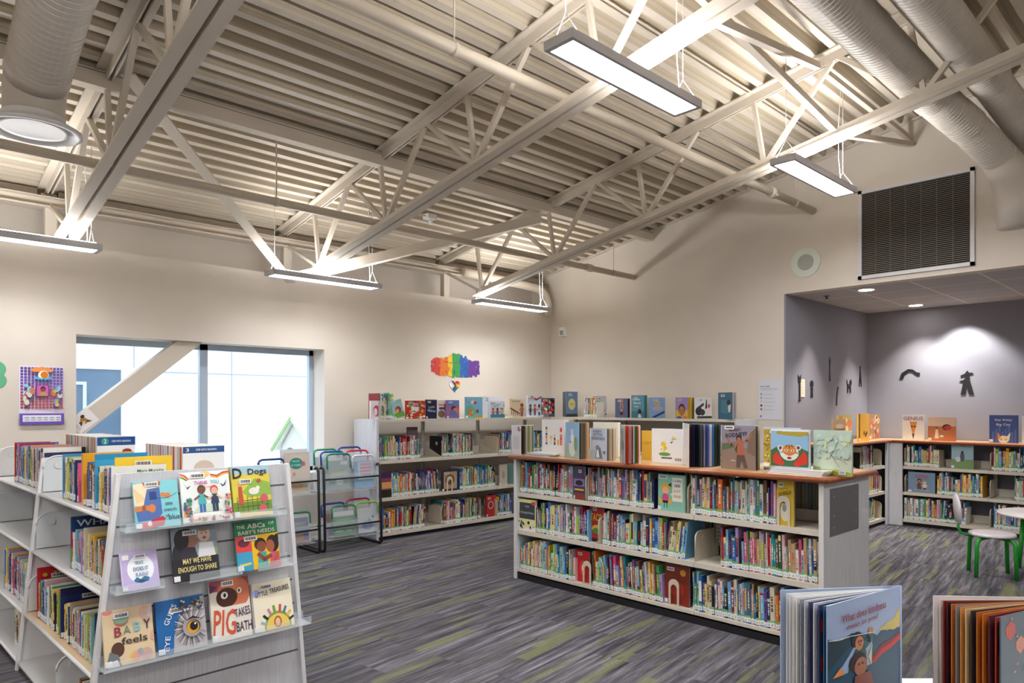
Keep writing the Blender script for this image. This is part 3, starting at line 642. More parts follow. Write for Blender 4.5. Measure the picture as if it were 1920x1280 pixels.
# ================= books standing spine-out =================
PAL = [('red', 'b8242a'), ('dark red', '7e1f28'), ('orange', 'd9702a'), ('golden yellow', 'e0a92c'), ('pale yellow', 'e6d58a'), ('lime green', '9dc04a'), ('green', '4c9458'), ('dark green', '24543c'), ('teal', '2a8a8e'),
       ('pale teal', '8fc4c0'), ('sky blue', '6fa8d4'), ('blue', '2f67b2'), ('navy', '22305e'), ('purple', '6a4a94'), ('lilac', 'a894c4'), ('pink', 'd0568a'), ('pale pink', 'deb0b4'), ('brown', '6e4a34'), ('tan', 'b89a72'),
       ('black', '1d1c22'), ('grey', '8a8c92'), ('white', 'e4e2dc'), ('cream', 'd8ccb0'), ('slate blue', '4a6480')]
WTS = [5, 3, 4, 5, 6, 3, 3, 3, 5, 7, 9, 8, 7, 4, 6, 4, 5, 3, 6, 4, 7, 17, 12, 7]
HEX = dict(PAL)
def spine_geo(b, th, d, h, col, q, deco=True):
    m = mat(HEX[col], .35); rd = min(.004, th*.35)
    pts = [(0, d), (0, rd), (th*.2, rd*.25), (th*.5, 0), (th*.8, rd*.25), (th, rd), (th, d), (th-.0018, d), (th-.0018, rd+.002), (.0018, rd+.002), (.0018, d)]
    b.prism(pts, 0, h, 'z', m)
    b.box(.0018, th-.0018, rd+.002, d-.004, .003, h-.004, M_PAGE)
    if deco:
        c2 = mat(HEX[q.choices([p[0] for p in PAL], WTS)[0]], .4); y = -.0006
        k = q.random()
        w0, w1 = th*.12, th*.88
        if k < .3: z0 = h*q.uniform(.72, .9); b.box(w0, w1, y, .002, z0, z0+h*q.uniform(.03, .09), c2)
        elif k < .45: b.box(w0, w1, y, .002, h*.3, h*q.uniform(.5, .9), c2)
        elif k < .55: b.box(w0, w1, y, .002, h*.86, h*.985, c2)
        c3 = mat(q.choice(['f0ece0', 'f0ece0', 'e8c84a', '20202a', 'd84a3a']) if col not in ('white', 'cream', 'pale yellow') else q.choice(['20202a', 'c0322a', '2a5aa0', '20202a']), .4)
        z = h*q.uniform(.34, .42)
        while z < h*q.uniform(.66, .86):
            L = q.uniform(.004, .011); e = q.uniform(.26, .4); b.box(th*e, th*(1-e), y-.0002, .001, z, z+L, c3); z += L+q.choice([.0025, .0025, .007])
BOOKFRONT = []
def spine_label(b, th, h, q, green=True):
    z0 = .012
    z0 = q.uniform(.004, .014)
    b.box(.0002, th-.0002, -.0012, .002, z0, z0+.03, mat('eceef0', .4))
    if green and q.random() < .88: b.box(.0002, th-.0002, -.0013, .002, z0+.03, z0+q.uniform(.04, .047), mat(q.choice(['7ab070', '84b87a', '70a868']), .4))
    b.box(th*.3, th*.7, -.0015, 0, z0+.008, z0+.012, mat('55555c')); b.box(th*.3, th*.7, -.0015, 0, z0+.016, z0+.019, mat('55555c'))
def size_word(th, h): return 'thick' if th > .022 else 'slim' if th < .012 else 'tall' if h > .285 else 'short' if h < .225 else 'medium'
ORD = lambda n: str(n)+('th' if 10 <= n % 100 <= 20 else {1: 'st', 2: 'nd', 3: 'rd'}.get(n % 10, 'th'))
def plan_row(q, length, avg, hs=(.185, .275)):
    out = []; s = 0; lean = 0; last = None
    while True:
        th = max(.007, q.gauss(avg, avg*.38)); h = q.choice([q.uniform(*hs), q.uniform(*hs), q.uniform(hs[1]-.03, hs[1])])
        if s+th > length: break
        col = q.choices([p[0] for p in PAL], WTS)[0]
        if col == last and q.random() < .6: col = q.choices([p[0] for p in PAL], WTS)[0]
        last = col; out.append((s, th, h, q.uniform(.19, .24), col, q.uniform(0, .012))); s += th+.0006
    return out
def row(objs, origin, rz, length, avg, q, where, group, name, green=True, hs=(.185, .275), tilt=0, mb=None, deco=True, lean=None):
    """books side by side along local +x from origin, spines toward local -y. objs: make each book an object; else gather in mb"""
    P = plan_row(q, length, avg, hs); M0 = Matrix.Translation(Vector(origin)+Vector((0, 0, .0008))) @ Matrix.Rotation(rz, 4, 'Z')
    for i, (s, th, h, d, col, off) in enumerate(P):
        an = 0
        if lean and i >= len(P)-lean[0]: an = math.radians(lean[1])
        X = M0 @ Matrix.Translation((s, off, 0))
        if an > 0: X = M0 @ Matrix.Translation((s+th, off, 0)) @ Matrix.Rotation(an, 4, 'Y') @ Matrix.Translation((-th, 0, 0))
        elif an < 0: X = M0 @ Matrix.Translation((s, off, 0)) @ Matrix.Rotation(an, 4, 'Y')
        if objs:
            b = MB(); spine_geo(b, th, d, h, col, q); o = b.build(name); o.matrix_world = X
            l = MB(); spine_label(l, th, h, q, green); l.build('spine_label', o)
            pv = P[i-1][4] if i else None; nx = P[i+1][4] if i+1 < len(P) else None
            nb_ = f'between {pv} and {nx} ones' if pv and nx else f'beside a {nx or pv} one'
            lab = f'{size_word(th, h)} {col} book {nb_}, {ORD(i+1)} from left, {where}'
            if len(lab.split()) > 16: lab = f'{size_word(th, h)} {col} book, {ORD(i+1)} from left, {where}'
            tag(o, lab, 'book', group)
        else:
            mb.x = X; spine_geo(mb, th, d, h, col, q, deco)
            if green is not None: spine_label(mb, th, h, q, green)
            mb.x = Matrix.Identity(4)
FAR = MB()     # the smaller, more distant books, gathered
def bookend(label, loc, rz, kind='plate', col='d2c6b2', h=.2, d=.22, group='bookends on the shelves'):
    m = mat(col, .4); b = MB(); loc = (loc[0], loc[1], loc[2]+.0008)
    if kind == 'plate':      # rounded plate standing in local y,z, closing the row beside it
        pts = [(p[0], p[1]) for p in roundrect(d, h, .05, 6, (0, 0, 0, 1))]
        b.prism(pts, 0, .007, 'x', m); rim = [(x, z) for x, z in pts]
        b.tube([(.0035, 0, 0)]+[(.0035, x, z) for x, z in rim if z > .02][::-1]+[(.0035, d, 0)], .006, m, 6)
        b.prism([(d*.4+.022*math.cos(2*PI*i/16), h*.72+.022*math.sin(2*PI*i/16)) for i in range(16)], -.004, .011, 'x', m)
        b.box(-.012, 0, .02, d, 0, .002, m); loc = (loc[0], loc[1], loc[2]+.006)
    else:                    # arched wire-like plate facing local -y
        w = d; pts = [(0, 0), (0, h-w/2)]+[(w/2-w/2*math.cos(PI*i/12), h-w/2+w/2*math.sin(PI*i/12)) for i in range(13)]+[(w, 0)]
        k = .62; inn = [(w/2+(x-w/2)*k, z*.8) for x, z in pts]
        n = len(pts); vs = [(x, 0, z) for x, z in pts]+[(x, 0, z) for x, z in inn]+[(x, .004, z) for x, z in pts]+[(x, .004, z) for x, z in inn]
        fs = []
        for i in range(n-1): fs += [(i, i+1, n+i+1, n+i), (2*n+i+1, 2*n+i, 3*n+i, 3*n+i+1), (i, 2*n+i, 2*n+i+1, i+1), (n+i, n+i+1, 3*n+i+1, 3*n+i)]
        b.add(vs, fs, m); pts2 = [(w*.36, 0), (w*.36, h*.32)]+[(w/2-w*.14*math.cos(PI*i/8), h*.32+w*.14*math.sin(PI*i/8)) for i in range(9)]+[(w*.64, 0)]
        b.box(0, w, .004, .12, 0, .002, m)
    return tag(b.build('bookend', loc=loc, rz=rz), label, 'bookend', group)

# ================= low shelf island =================
IX, IY0, IY1, ID = 4.22, 1.74, 4.42, .72
TIERS = (.085, .425, .752); HT = 1.077
bays = [IY1-(IY1-IY0)*k/3 for k in range(4)]     # 4.42, 3.527, 2.633, 1.74
isl = empty('bookcase', (0, 0, 0))
for y0, y1, s in ((IY0, IY0+.03, 1), (IY1-.03, IY1, 0)):
    one(lambda b: (b.box(IX-.0, IX+ID, y0, y1, 0, HT-.035, M_LAM), b.box(IX-.004, IX+.0, y0, y1, 0, HT-.035, mat('dcd9d6', .4))), 'end_panel', isl)
for i in range(3):
    a, c = bays[i+1]+.002, bays[i]-.002
    if i == 0: c = IY1-.031
    if i == 2: a = IY0+.031
    for z in TIERS:
        def sh_(b):
            for x0, x1 in ((IX+.012, IX+.30), (IX+ID-.30, IX+ID-.012)):
                b.box(x0, x1, a, c, z-.022, z, M_METALW); b.box(x0 if x0 < IX+.2 else x1-.012, x0+.012 if x0 < IX+.2 else x1, a, c, z-.035, z-.022, M_METALW)
            b.box(IX+.335, IX+.34, a, c, z, z+.075, M_METALW)
        one(sh_, 'shelf', isl)
    one(lambda b: b.box(IX+.31, IX+ID-.31, a, c, 0, .06, M_KICK), 'base', isl)
for i, y in enumerate(bays):
    yy = min(max(y, IY0+.045), IY1-.045)
    def up(b):
        b.box(IX+.335, IX+.385, yy-.016, yy+.016, 0, HT-.035, M_METALW)
        for k in range(34): b.box(IX+.333, IX+.335, yy-.008, yy-.004, .1+k*.027, .115+k*.027, mat('3a342c')); b.box(IX+.333, IX+.335, yy+.004, yy+.008, .1+k*.027, .115+k*.027, mat('3a342c'))
    one(up, 'upright', isl)
    if 0 < i < 3:
        for z in TIERS: one(lambda b: b.prism([(IX+.02, z-.03), (IX+.34, z-.03), (IX+.34, z+.1), (IX+.30, z+.1), (IX+.02, z)], y-.004, y+.004, 'y', M_METALW), 'shelf_bracket', isl)
one(lambda b: (b.box(IX+.012, IX+.03, IY0+.03, IY1-.03, 0, .062, M_KICK), b.box(IX+ID-.07, IX+ID-.05, IY0+.03, IY1-.03, 0, .06, M_KICK)), 'kick_board', isl)
def plate(b):
    x0, x1, z0, z1 = IX+.085, IX+.53, .71, 1.0
    b.box(x0, x1, IY0-.004, IY0, z0, z1, mat('77757a', .4, .2))
    for x in (x0+.05, x1-.05):
        for z in (z0+.05, z0+.12, z1-.05): b.lathe([(0, 0), (.006, 0)], (0, 0, 0), M_ALU, 8) if 0 else b.box(x-.004, x+.004, IY0-.007, IY0-.004, z-.004, z+.004, M_ALU)
one(plate, 'grey_plate', isl)
tag(isl, 'long low double-sided bookcase with pale grey ends standing free on the carpet', 'bookcase')
def ctop(b, x0, x1, y0, y1, ov=.03):
    b.box(x0-ov, x1+ov, y0-ov, y1+ov, HT-.034, HT-.001, M_EDGE); b.box(x0-ov+.012, x1+ov-.012, y0-ov+.012, y1+ov-.012, HT-.002, HT, M_TOP)
    z = HT-.017
    for p, q in (((x0-ov, y0-ov, z), (x0-ov, y1+ov, z)), ((x0-ov, y0-ov, z), (x1+ov, y0-ov, z)), ((x1+ov, y0-ov, z), (x1+ov, y1+ov, z)), ((x0-ov, y1+ov, z), (x1+ov, y1+ov, z))):
        b.tube([p, q], .0165, M_EDGE, 12)
tag(one(lambda b: ctop(b, IX, IX+ID, IY0, IY1), 'countertop'), 'maple countertop with cherry edge on the free-standing low bookcase', 'countertop')
q = random.Random(11); SX = IX+.028; RZ = -PI/2
def irow(u0, u1, tier, where, lean=None, objs=True, back=False, avg=.0165):
    """row on the island front between image columns u0,u1 at shelf tier"""
    y0, y1 = onX(u0, SX)[0], onX(u1, SX)[0]; y0 = min(y0, IY1-.04)-(.018 if lean and lean[1] < 0 else 0); y1 = max(y1, IY0+.04)
    row(objs, (SX, y0, TIERS[tier]), RZ, y0-y1, avg, q, where, 'books '+where if objs else None, 'picture_book', lean=lean, mb=FAR)
irow(955, 1072, 2, '', objs=False); irow(1003, 1103, 1, '', objs=False); irow(950, 1078, 0, '', objs=False)
irow(1101, 1228, 2, 'top shelf, middle bay of island'); irow(1294, 1457, 2, 'top shelf, nearest bay of island')
irow(1128, 1286, 1, 'middle shelf, middle bay of island', lean=(9, 6)); irow(1346, 1541, 1, 'middle shelf, nearest bay of island', lean=(99, -1.5))
irow(1107, 1243, 0, 'bottom shelf, middle bay of island', lean=(99, -3.5)); irow(1295, 1541, 0, 'bottom shelf, nearest bay of island', lean=(99, -1.5))
# the other side of the island, seen through the gaps
for k in range(3):
    for z in TIERS:
        a = bays[k+1]+.05; row(False, (IX+ID-.03, a, z), PI/2, .75, .018, q, '', None, '', mb=FAR, green=None, deco=False)
for u, t, w in ((1092, 2, 'top shelf left end'), (1104, 1, 'middle shelf, left of the middle bay'), (1293, 1, 'middle shelf beside the empty gap'), (1290, 2, 'top shelf beside the mint book')):
    y, _ = onX(u, SX); bookend('cream rounded bookend on the island '+w, (IX+.02, y+.004, TIERS[t]), 0+PI*0, 'plate', h=.21, d=.24) if 0 else None
def ibe(u, t, lab, kind='plate'):
    y, _ = onX(u, IX+.03)
    if kind == 'plate':     # plate in the x,z plane, normal along y
        o = bookend(lab, (IX+.03, y, TIERS[t]), -PI/2, 'plate', h=.20, d=.24)
    else: o = bookend(lab, (IX+.02, y, TIERS[t]), -PI/2, 'arch', h=.19, d=.085)
    return o
# faces and bookends
def iface(u0, u1, t, label, h, bg, shapes, ts, th=.02, dx=0, **k):
    y0, y1 = onX(u0, SX+dx)[0], onX(u1, SX+dx)[0]
    return face_book(label, y0-y1, h, th, bg, shapes, ts, (SX+dx, y0, TIERS[t]), -PI/2, **k)
iface(1234, 1284, 2, 'mint green picture book of a blonde child, facing out on the island', .262, '8cc4ae', [('d', .28, .62, .17, .15, 'e8b83a'), ('d', .28, .56, .12, .1, 'f0c49a'), ('p', [(.38, .72), (.5, .78), (.5, .66)], '20202a'), ('d', .28, .36, .13, .12, 'd0568a'), ('r', .18, .22, .38, .28, '222'), ('l', [(.24, .22), (.23, .08)], .02, '222'), ('l', [(.33, .22), (.34, .08)], .02, '222'),
      ('d', .1, .27, .07, .07, 'e8b83a'), ('d', .46, .27, .07, .07, 'e8b83a'), ('r', .54, .28, .92, .92, 'e8e8e0'), ('p', [(.55, .4), (.55, .5), (.46, .48)], 'e8e8e0')], [('I CAN', .73, .84, .3, .07, '3a3a44'), ('SEE', .73, .71, .22, .07, '3a3a44'), ('JUST', .73, .56, .26, .07, 'e0a030'), ('FINE', .73, .42, .26, .07, 'e0a030')], barcode=(.2, .92))
iface(1457, 1488, 2, 'yellow picture book about a gorilla behind an arched bookend', .285, 'cfb02c', [('d', .5, .3, .3, .2, 'd8cdb8'), ('d', .45, .4, .13, .09, '8a8a90'), ('p', [(.3, .5), (.6, .5), (.45, .62)], '2a2420')], [('GOOD LITTLE', .42, .82, .5, .03, '5a3a1a', 12), ('GORILLA', .5, .72, .8, .09, '5a3a1a', 20)], barcode=(.25, .9))
iface(966, 1004, 1, 'cream picture book with a dark chalk panel facing out at the island shelf end', .27, 'e6df9a', [('r', .22, .38, .97, .9, '3c4048'), ('d', .12, .5, .09, .12, 'd05a8a'), ('d', .9, .9, .1, .06, 'd2443e'), ('r', 0, 0, 1, .12, 'e8e6e0')]+scatter(4, 22, ['7ab04a', 'e8e6e0', '30303a', 'e8b83a'], (.05, .03, .97, .34), .05), [('THE', .6, .78, .2, .05, 'd8d8d0'), ('WATER MELON', .6, .68, .6, .06, 'd8d8d0'), ('COLLECTION', .6, .58, .65, .06, 'd8d8d0')][:1]+[('COLLECTION', .6, .58, .65, .06, 'd8d8d0')], barcode=None)
iface(1076, 1096, 2, 'dark purple picture book facing out beside a bookend on the island', .27, '4a3a5a', [('r', 0, .4, 1, .62, '8a7ab4'), ('d', .5, .5, .35, .08, '2a2030'), ('l', [(.1, .3), (.9, .3)], .12, 'e0b040'), ('r', 0, 0, 1, .2, '8a3a30')], [], barcode=(.6, .85))
iface(1106, 1131, 1, 'red and black taco picture book half hidden behind a bookend', .29, 'b02a28', [('d', .5, .35, .35, .12, 'd8b23a'), ('d', .5, .3, .3, .08, '5a8a3a'), ('r', 0, 0, 1, .1, '3a1a1a')], [('TACO', .5, .68, .85, .2, 'e8c84a')], barcode=(.4, .9), dx=.05)
iface(1078, 1104, 0, 'red picture book facing out on the island bottom shelf, left end', .25, 'c2282c', [('d', .6, .45, .25, .25, 'e8443a'), ('d', .6, .45, .1, .12, 'f0e0d0')], [], barcode=(.4, .9), dx=.04)
iface(1247, 1292, 0, 'dark red picture book behind an arched bookend on the island bottom shelf', .285, '8a2e20', [('r', 0, .55, 1, 1, '74301e'), ('d', .75, .82, .12, .08, 'c88a3a'), ('d', .5, .4, .3, .2, 'a83a28')], [], barcode=(.25, .88), dx=.03)
ibe(1122, 1, 'cream rounded bookend at the left of the island middle shelf'); ibe(1303, 1, 'cream rounded bookend beside the wide gap on the island middle shelf')
ibe(1289, 2, 'cream rounded bookend right of the mint green picture book'); ibe(1098, 2, 'cream bookend beside the dark purple picture book')
ibe(1458, 2, 'cream arched bookend before the yellow gorilla book', 'arch'); ibe(1255, 0, 'large cream arched bookend on the island bottom shelf before a dark red book', 'arch')
ibe(1094, 0, 'small cream arched bookend on the bottom shelf before a bright red book', 'arch')

# ---- on the island top ----
Z = HT
def solve(h, w, u, away=True):
    best = None
    for k in range(-170, 171):
        a = math.radians(-90+k/2.0); x, y = h[0]+w*math.cos(a), h[1]+w*math.sin(a); e = abs(proj(x, y)[0]-u)
        if best is None or e < best[0]: best = (e, math.degrees(a))
    return best[1]
def vbook(label, u0, uc, u1, v0, w, bg, backc, pages, shapes=(), ts=(), X=4.34, **k):
    y, t = onX(u0, X); h = hz(v0, t)-Z; hg = (X, y); af = solve(hg, w, uc)
    # the far board: widest image reach, turned away
    ab = None
    for kk in range(0, 200):
        a = af+kk*.5; x2, y2 = hg[0]+w*math.cos(math.radians(a)), hg[1]+w*math.sin(math.radians(a))
        if proj(x2, y2)[0] >= u1: ab = a; break
    if ab is None: ab = af+75
    return open_book(label, hg, Z, w, h, af, ab, bg, backc, pages, shapes, ts, group=None, **k)
vbook('white page book standing open beside the two flat books', 960, 977, 1005, 797, .2, 'dcd6d8', 'e8e6dc', ['3a2c24', '6a5a3a', 'c8c4b0', '8a8a70', 'a8aa50', 'c8c4c0', '6a8a9a', '5a7a3a', '4a6a34', '5a8048'],
      [('d', .8, .85, .2, .05, 'c05a8a'), ('d', .75, .93, .08, .03, '222')]+[('l', [(.15, .6-.05*i), (.85, .6-.05*i)], .02, 'a8a4b0') for i in range(9)], X=4.36)
for k, (c, l) in enumerate((('34508a', 'lower navy picture book lying flat on the island top'), ('dcdad8', 'upper pale picture book lying flat on the island top'))):
    y0 = onX(988, 4.3)[0]; b = MB(); w = .23
    b.box(0, .3, 0, w, 0, .002, mat(c, .35)); b.box(0, .3, 0, w, .010, .012, mat(c, .35)); b.box(0, .003, 0, w, .002, .01, mat(c, .35)); b.box(.003, .295, .004, w-.004, .002, .01, M_PAGE)
    tag(b.build('flat_picture_book', loc=(4.26+.02*k, y0-.02*k, Z+.0125*k), rz=-PI/2+.06*k), l, 'book')
vbook('tall white book of colourful block letters standing open on the island', 1017, 1058, 1066, 786, .28, 'dedad8', 'e6e4e0', ['e6e4e0']*4,
      [('r', .16, .3+.085*i, .24, .37+.085*i, c) for i, c in enumerate(['4a3a7a', 'd8a830', 'd05a8a', '3a3a6a', 'e8b83a', '5a4a8a'])]+[('d', .42, .5, .06, .05, 'e0b830'), ('r', .4, .3, .44, .44, 'c8c0b0'), ('r', .54, .3, .62, .5, '4a3a7a'), ('r', .54, .38, .62, .43, 'e0a83a'), ('d', .58, .56, .03, .04, 'e0b830'), ('r', .7, .3, .78, .45, 'e0a83a'), ('r', .82, .3, .92, .6, 'e0703a'), ('r', .82, .45, .92, .5, '8a5aa4'), ('d', .87, .72, .05, .07, 'd0405a')], [], X=4.40)
vbook('blue picture book with a white rabbit standing open on the island', 1061, 1086, 1104, 791, .24, '8fb4d8', 'd8bc8a', ['2a4a3a', '8a7a6a', '7a6a58', '6a5a4c', '8a7868', 'c8a878'],
      [('r', 0, 0, 1, .35, '9ab0a0'), ('d', .5, .3, .25, .25, 'd8dcde'), ('d', .5, .58, .12, .1, 'e8e8ea'), ('l', [(.45, .62), (.42, .8)], .06, 'e8e8ea'), ('l', [(.53, .62), (.56, .8)], .06, 'e8e8ea'), ('d', .35, .45, .05, .03, 'c8303a'), ('d', .75, .4, .12, .2, '7a9a5a')], [], X=4.33)
vbook('pale picture book titled EVERY LITTLE KINDNESS with a penguin pair', 1107, 1138, 1155, 802, .22, 'c4cad6', 'c8b89c', ['6a5a50', 'b8a890', 'c8b8a0', '8a7a68', 'd8ccb4'],
      [('r', 0, 0, 1, .3, 'b0bac8'), ('p', [(.3, .05), (.75, .05), (.62, .4), (.42, .4)], '6a7484'), ('d', .45, .38, .12, .09, '7a8494'), ('p', [(.36, .08), (.56, .08), (.5, .32), (.42, .32)], 'e4e6ea'), ('d', .85, .25, .06, .05, '5a6474')], [('EVERY', .45, .9, .5, .07, '5a6a8a'), ('LITTLE', .48, .8, .55, .07, '5a6a8a'), ('KINDNESS', .5, .68, .8, .09, '5a6a8a')], X=4.32)
y_, t_ = onX(1112, 4.62); face_book('large plain white book standing behind the penguin book', .27, hz(791, t_)-Z, .03, 'dcdcd6', [('l', [(.1, .5), (.3, .5)], .01, 'c8c8c4')], [], (4.62, y_, Z), -PI/2, barcode=None, tag_corner=False)
vbook('orange paged picture book standing open on the island', 1163, 1172, 1200, 796, .24, 'b8bcbc', 'ece8e4', ['e84a1c', 'e84a1c', 'd8b0b8', 'd8a4a8', '8a4a30', 'e8e0e0', '4a7a40', '3a6a34', 'e0481c'],
      scatter(2, 12, ['a8b0b4', '8a9298', 'c8ccca'], (0, 0, 1, 1), .15), [], X=4.30)
y_, t_ = onX(1203, 4.6); face_book('yellow book back with blue spine behind the orange paged book', .16, hz(807, t_)-Z, .03, 'd8ac3c', [('r', .86, 0, 1, 1, '3a5290'), ('l', [(.1, .6), (.6, .6)], .02, '8a6a20'), ('l', [(.1, .54), (.45, .54)], .02, '8a6a20')], [], (4.6, y_, Z), -PI/2, barcode=None, tag_corner=False)
y_, t_ = onX(1222, 4.42); y1_ = onX(1284, 4.42)[0]
face_book('white square board book with a yellow bird over a green oval', y_-y1_, hz(803, t_)-Z, .018, 'dddcdc', [('d', .4, .26, .18, .055, '5f9440'), ('d', .36, .55, .08, .07, 'e0c030'), ('r', .36, .3, .4, .5, 'e0c030'), ('d', .42, .44, .05, .06, 'e0c030'), ('r', .3, .13, .62, .175, '5a5a80'), ('d', .66, .74, .04, .04, 'e0c030'), ('p', [(.56, .6), (.66, .66), (.62, .58)], '4a5070'), ('l', [(.6, .68), (.76, .72)], .012, '4a5070'), ('d', .3, .4, .015, .03, 'd06a50')]+[('r', .72+.04*i, .08, .74+.04*i, .16, '4a4a44') for i in range(5)], [], (4.42, y_, Z), -PI/2, barcode=None, tag_corner=False)
vbook('tall book with a white cover and many dark page edges, standing wide open', 1281, 1292, 1351, 793, .27, 'e2e2e4', '4a5a3a', ['6a1a24', '2a2a34', '1a3a6a', '101418', '14181e', '3a3a44', '6a6a70', '4a4a54', 'a8a8b0', '3a4a8a', '4a5a9a', '7a7ac0', 'd8d8e0', 'c8c8d0', '2a6aa8', '3a8ac8', '20242a', '6a5a2a', '3a4a2a', '1a1a5a', '2a2a6a', '3a5a3a'], X=4.42)
for hs in (0,):
    y_, t_ = onX(1353, 4.33); y1_ = onX(1417, 4.33)[0]
    open_book("picture book titled WHERE'S RODNEY? with a jumping child", (4.33, y_), Z, y_-y1_, hz(797, t_)-Z, -90, -62, '8a8494', 'd8cba8', ['2a3a4a', '3a5a6a', '6a5a3a', 'b8a47a', 'd8c89a', '5a4a30'],
      [('r', 0, 0, 1, .5, '8a7468'), ('p', [(0, .42), (.4, .5), (.4, .62), (0, .58)], '5a6a4a'), ('p', [(.75, .4), (1, .3), (1, .95), (.8, .8)], '7a6250'), ('p', [(.46, .32), (.68, .34), (.64, .66), (.48, .66)], 'b0604a'), ('d', .52, .7, .085, .075, '4a2c20'), ('d', .52, .675, .06, .06, 'a06a4c'), ('l', [(.48, .62), (.3, .55), (.16, .72)], .06, 'a06a4c'), ('l', [(.62, .62), (.75, .66), (.86, .82)], .06, 'a06a4c'),
       ('p', [(.46, .33), (.68, .33), (.78, .05), (.68, .03), (.6, .2), (.54, .03), (.44, .05)], '5a4a44'), ('p', [(.4, .45), (.48, .6), (.46, .36)], '2a4a3a'), ('d', .35, .2, .08, .01, 'c8b8a8')], [("WHERE'S", .4, .9, .36, .06, '5a2a24', 8), ('RODNEY?', .44, .79, .62, .1, '33241f', 6), ('words by Maya', .35, .22, .3, .025, 'e0d8cc')][:2], barcode=(.24, .95))
# books lying and standing at the near end
for k, (c, l) in enumerate((('e0e0e6', 'lowest white book of the flat stack at the near counter end'), ('e4e4e8', 'middle white book of the flat stack at the near counter end'), ('dcdce4', 'top white book of the flat stack under the tiger book'))):
    y0 = onX(1440, 4.24)[0]; b = MB(); w = .34; c_ = mat(c, .35)
    b.box(0, w, 0, .30, 0, .002, c_); b.box(0, w, 0, .30, .0085, .0105, c_); b.box(.003, w-.004, .004, .296, .002, .0085, M_PAGE); b.box(0, .003, 0, .3, 0, .0105, c_)
    tag(b.build('flat_picture_book', loc=(4.235+.006*k, y0-.008*k, Z+.0107*k), rz=-PI/2-.02*k), l, 'book')
y_, t_ = onX(1432, 4.30); y1_ = onX(1518, 4.30)[0]; zt = Z+.0325
tiger = [('r', 0, 0, .17, 1, 'c0a040')]+scatter(8, 40, ['d8bc5a', '9a8230', 'e8d890', '8a6a2a'], (.0, .0, .17, 1), .025)+[('r', .17, .05, .98, .95, '8fb8d8'), ('p', [(.3, .95), (.98, .95), (.98, .86), (.8, .82), (.5, .85), (.3, .88)], 'b09a3a'), ('p', [(.17, .05), (.98, .05), (.98, .45), (.8, .55), (.7, .3), (.4, .3), (.3, .55), (.17, .45)], '3f6a44'),
  ('p', [(.22, .32), (.3, .42), (.48, .12), (.4, .06), (.22, .14)], 'cf3a2a'), ('p', [(.96, .34), (.9, .46), (.66, .12), (.72, .05), (.96, .14)], 'cf3a2a'), ('d', .385, .52, .06, .07, 'e8d8c8'), ('d', .77, .54, .06, .07, 'e8d8c8'), ('d', .385, .52, .035, .045, '6a4a5a'), ('d', .77, .54, .035, .045, '6a4a5a'), ('d', .58, .4, .2, .2, 'e8e2d8'), ('d', .58, .47, .15, .14, 'd8843a'), ('d', .51, .46, .04, .03, 'f0ece4'), ('d', .65, .46, .04, .03, 'f0ece4'),
  ('d', .51, .46, .018, .02, '2a4a2a'), ('d', .65, .46, .018, .02, '2a4a2a'), ('d', .58, .36, .05, .035, 'c87a5a'), ('d', .58, .27, .05, .03, '8a2a4a'), ('l', [(.5, .56), (.54, .6)], .015, '2a1a14'), ('l', [(.66, .56), (.62, .6)], .015, '2a1a14'), ('l', [(.44, .42), (.4, .4)], .015, '2a1a14'), ('l', [(.72, .42), (.76, .4)], .015, '2a1a14'), ('l', [(.58, .58), (.58, .52)], .015, '2a1a14')]
face_book('picture book TALE OF TIGER SLIPPERS standing on a flat white stack', y_-y1_, hz(804, t_)-zt, .02, 'dfe3ea', tiger, [('TALE', .6, .84, .22, .06, '2f2a50'), ('OF', .75, .84, .05, .03, '2f2a50'), ('TIGER', .37, .7, .28, .09, '332440', 3), ('SLIPPERS', .74, .7, .42, .09, '332440', -3)], (4.30, y_, zt), -PI/2, barcode=(.3, .93), tag_corner=True)
y_, t_ = onX(1525, 4.36); y1_ = onX(1597, 4.36)[0]
land = [('r', 0, 0, 1, .5, 'c4d0b8'), ('p', [(0, 0), (1, 0), (1, .08), (.6, .14), (.2, .13), (0, .2)], 'a8b84a')]+scatter(9, 60, ['b8ccbc', 'c8d8c4', 'ccd4b0', 'b4c8c0'], (0, .35, 1, 1), .07)+[('l', [(.2, .55), (.45, .5), (.7, .6)], .012, '7a7468'), ('l', [(.45, .5), (.55, .38), (.75, .36), (.9, .27)], .012, '7a7468'), ('l', [(.55, .38), (.7, .2)], .01, '7a7468'), ('d', .1, .15, .1, .035, '8aa050'), ('d', .5, .06, .2, .045, '8a8038'), ('r', .68, .04, .86, .12, 'e8e8ee')]+[('r', .7+.02*i, .055, .71+.02*i, .11, '5a4a7a') for i in range(7)]
face_book('pale green picture book back with bare branches, nearest the counter end', y_-y1_, hz(806, t_)-Z, .022, 'b8ccc0', land, [], (4.36, y_, Z), -PI/2-.0, barcode=None, tag_corner=False)
y_, t_ = onX(1432, 4.5); y1_ = onX(1500, 4.5)[0]
face_book('pale blue book standing just behind the tiger book', y_-y1_, hz(801, t_)-Z, .02, 'b8c8dc', [('r', .1, .8, .9, .95, 'd8e0ea')], [], (4.5, y_, Z), -PI/2, barcode=None)
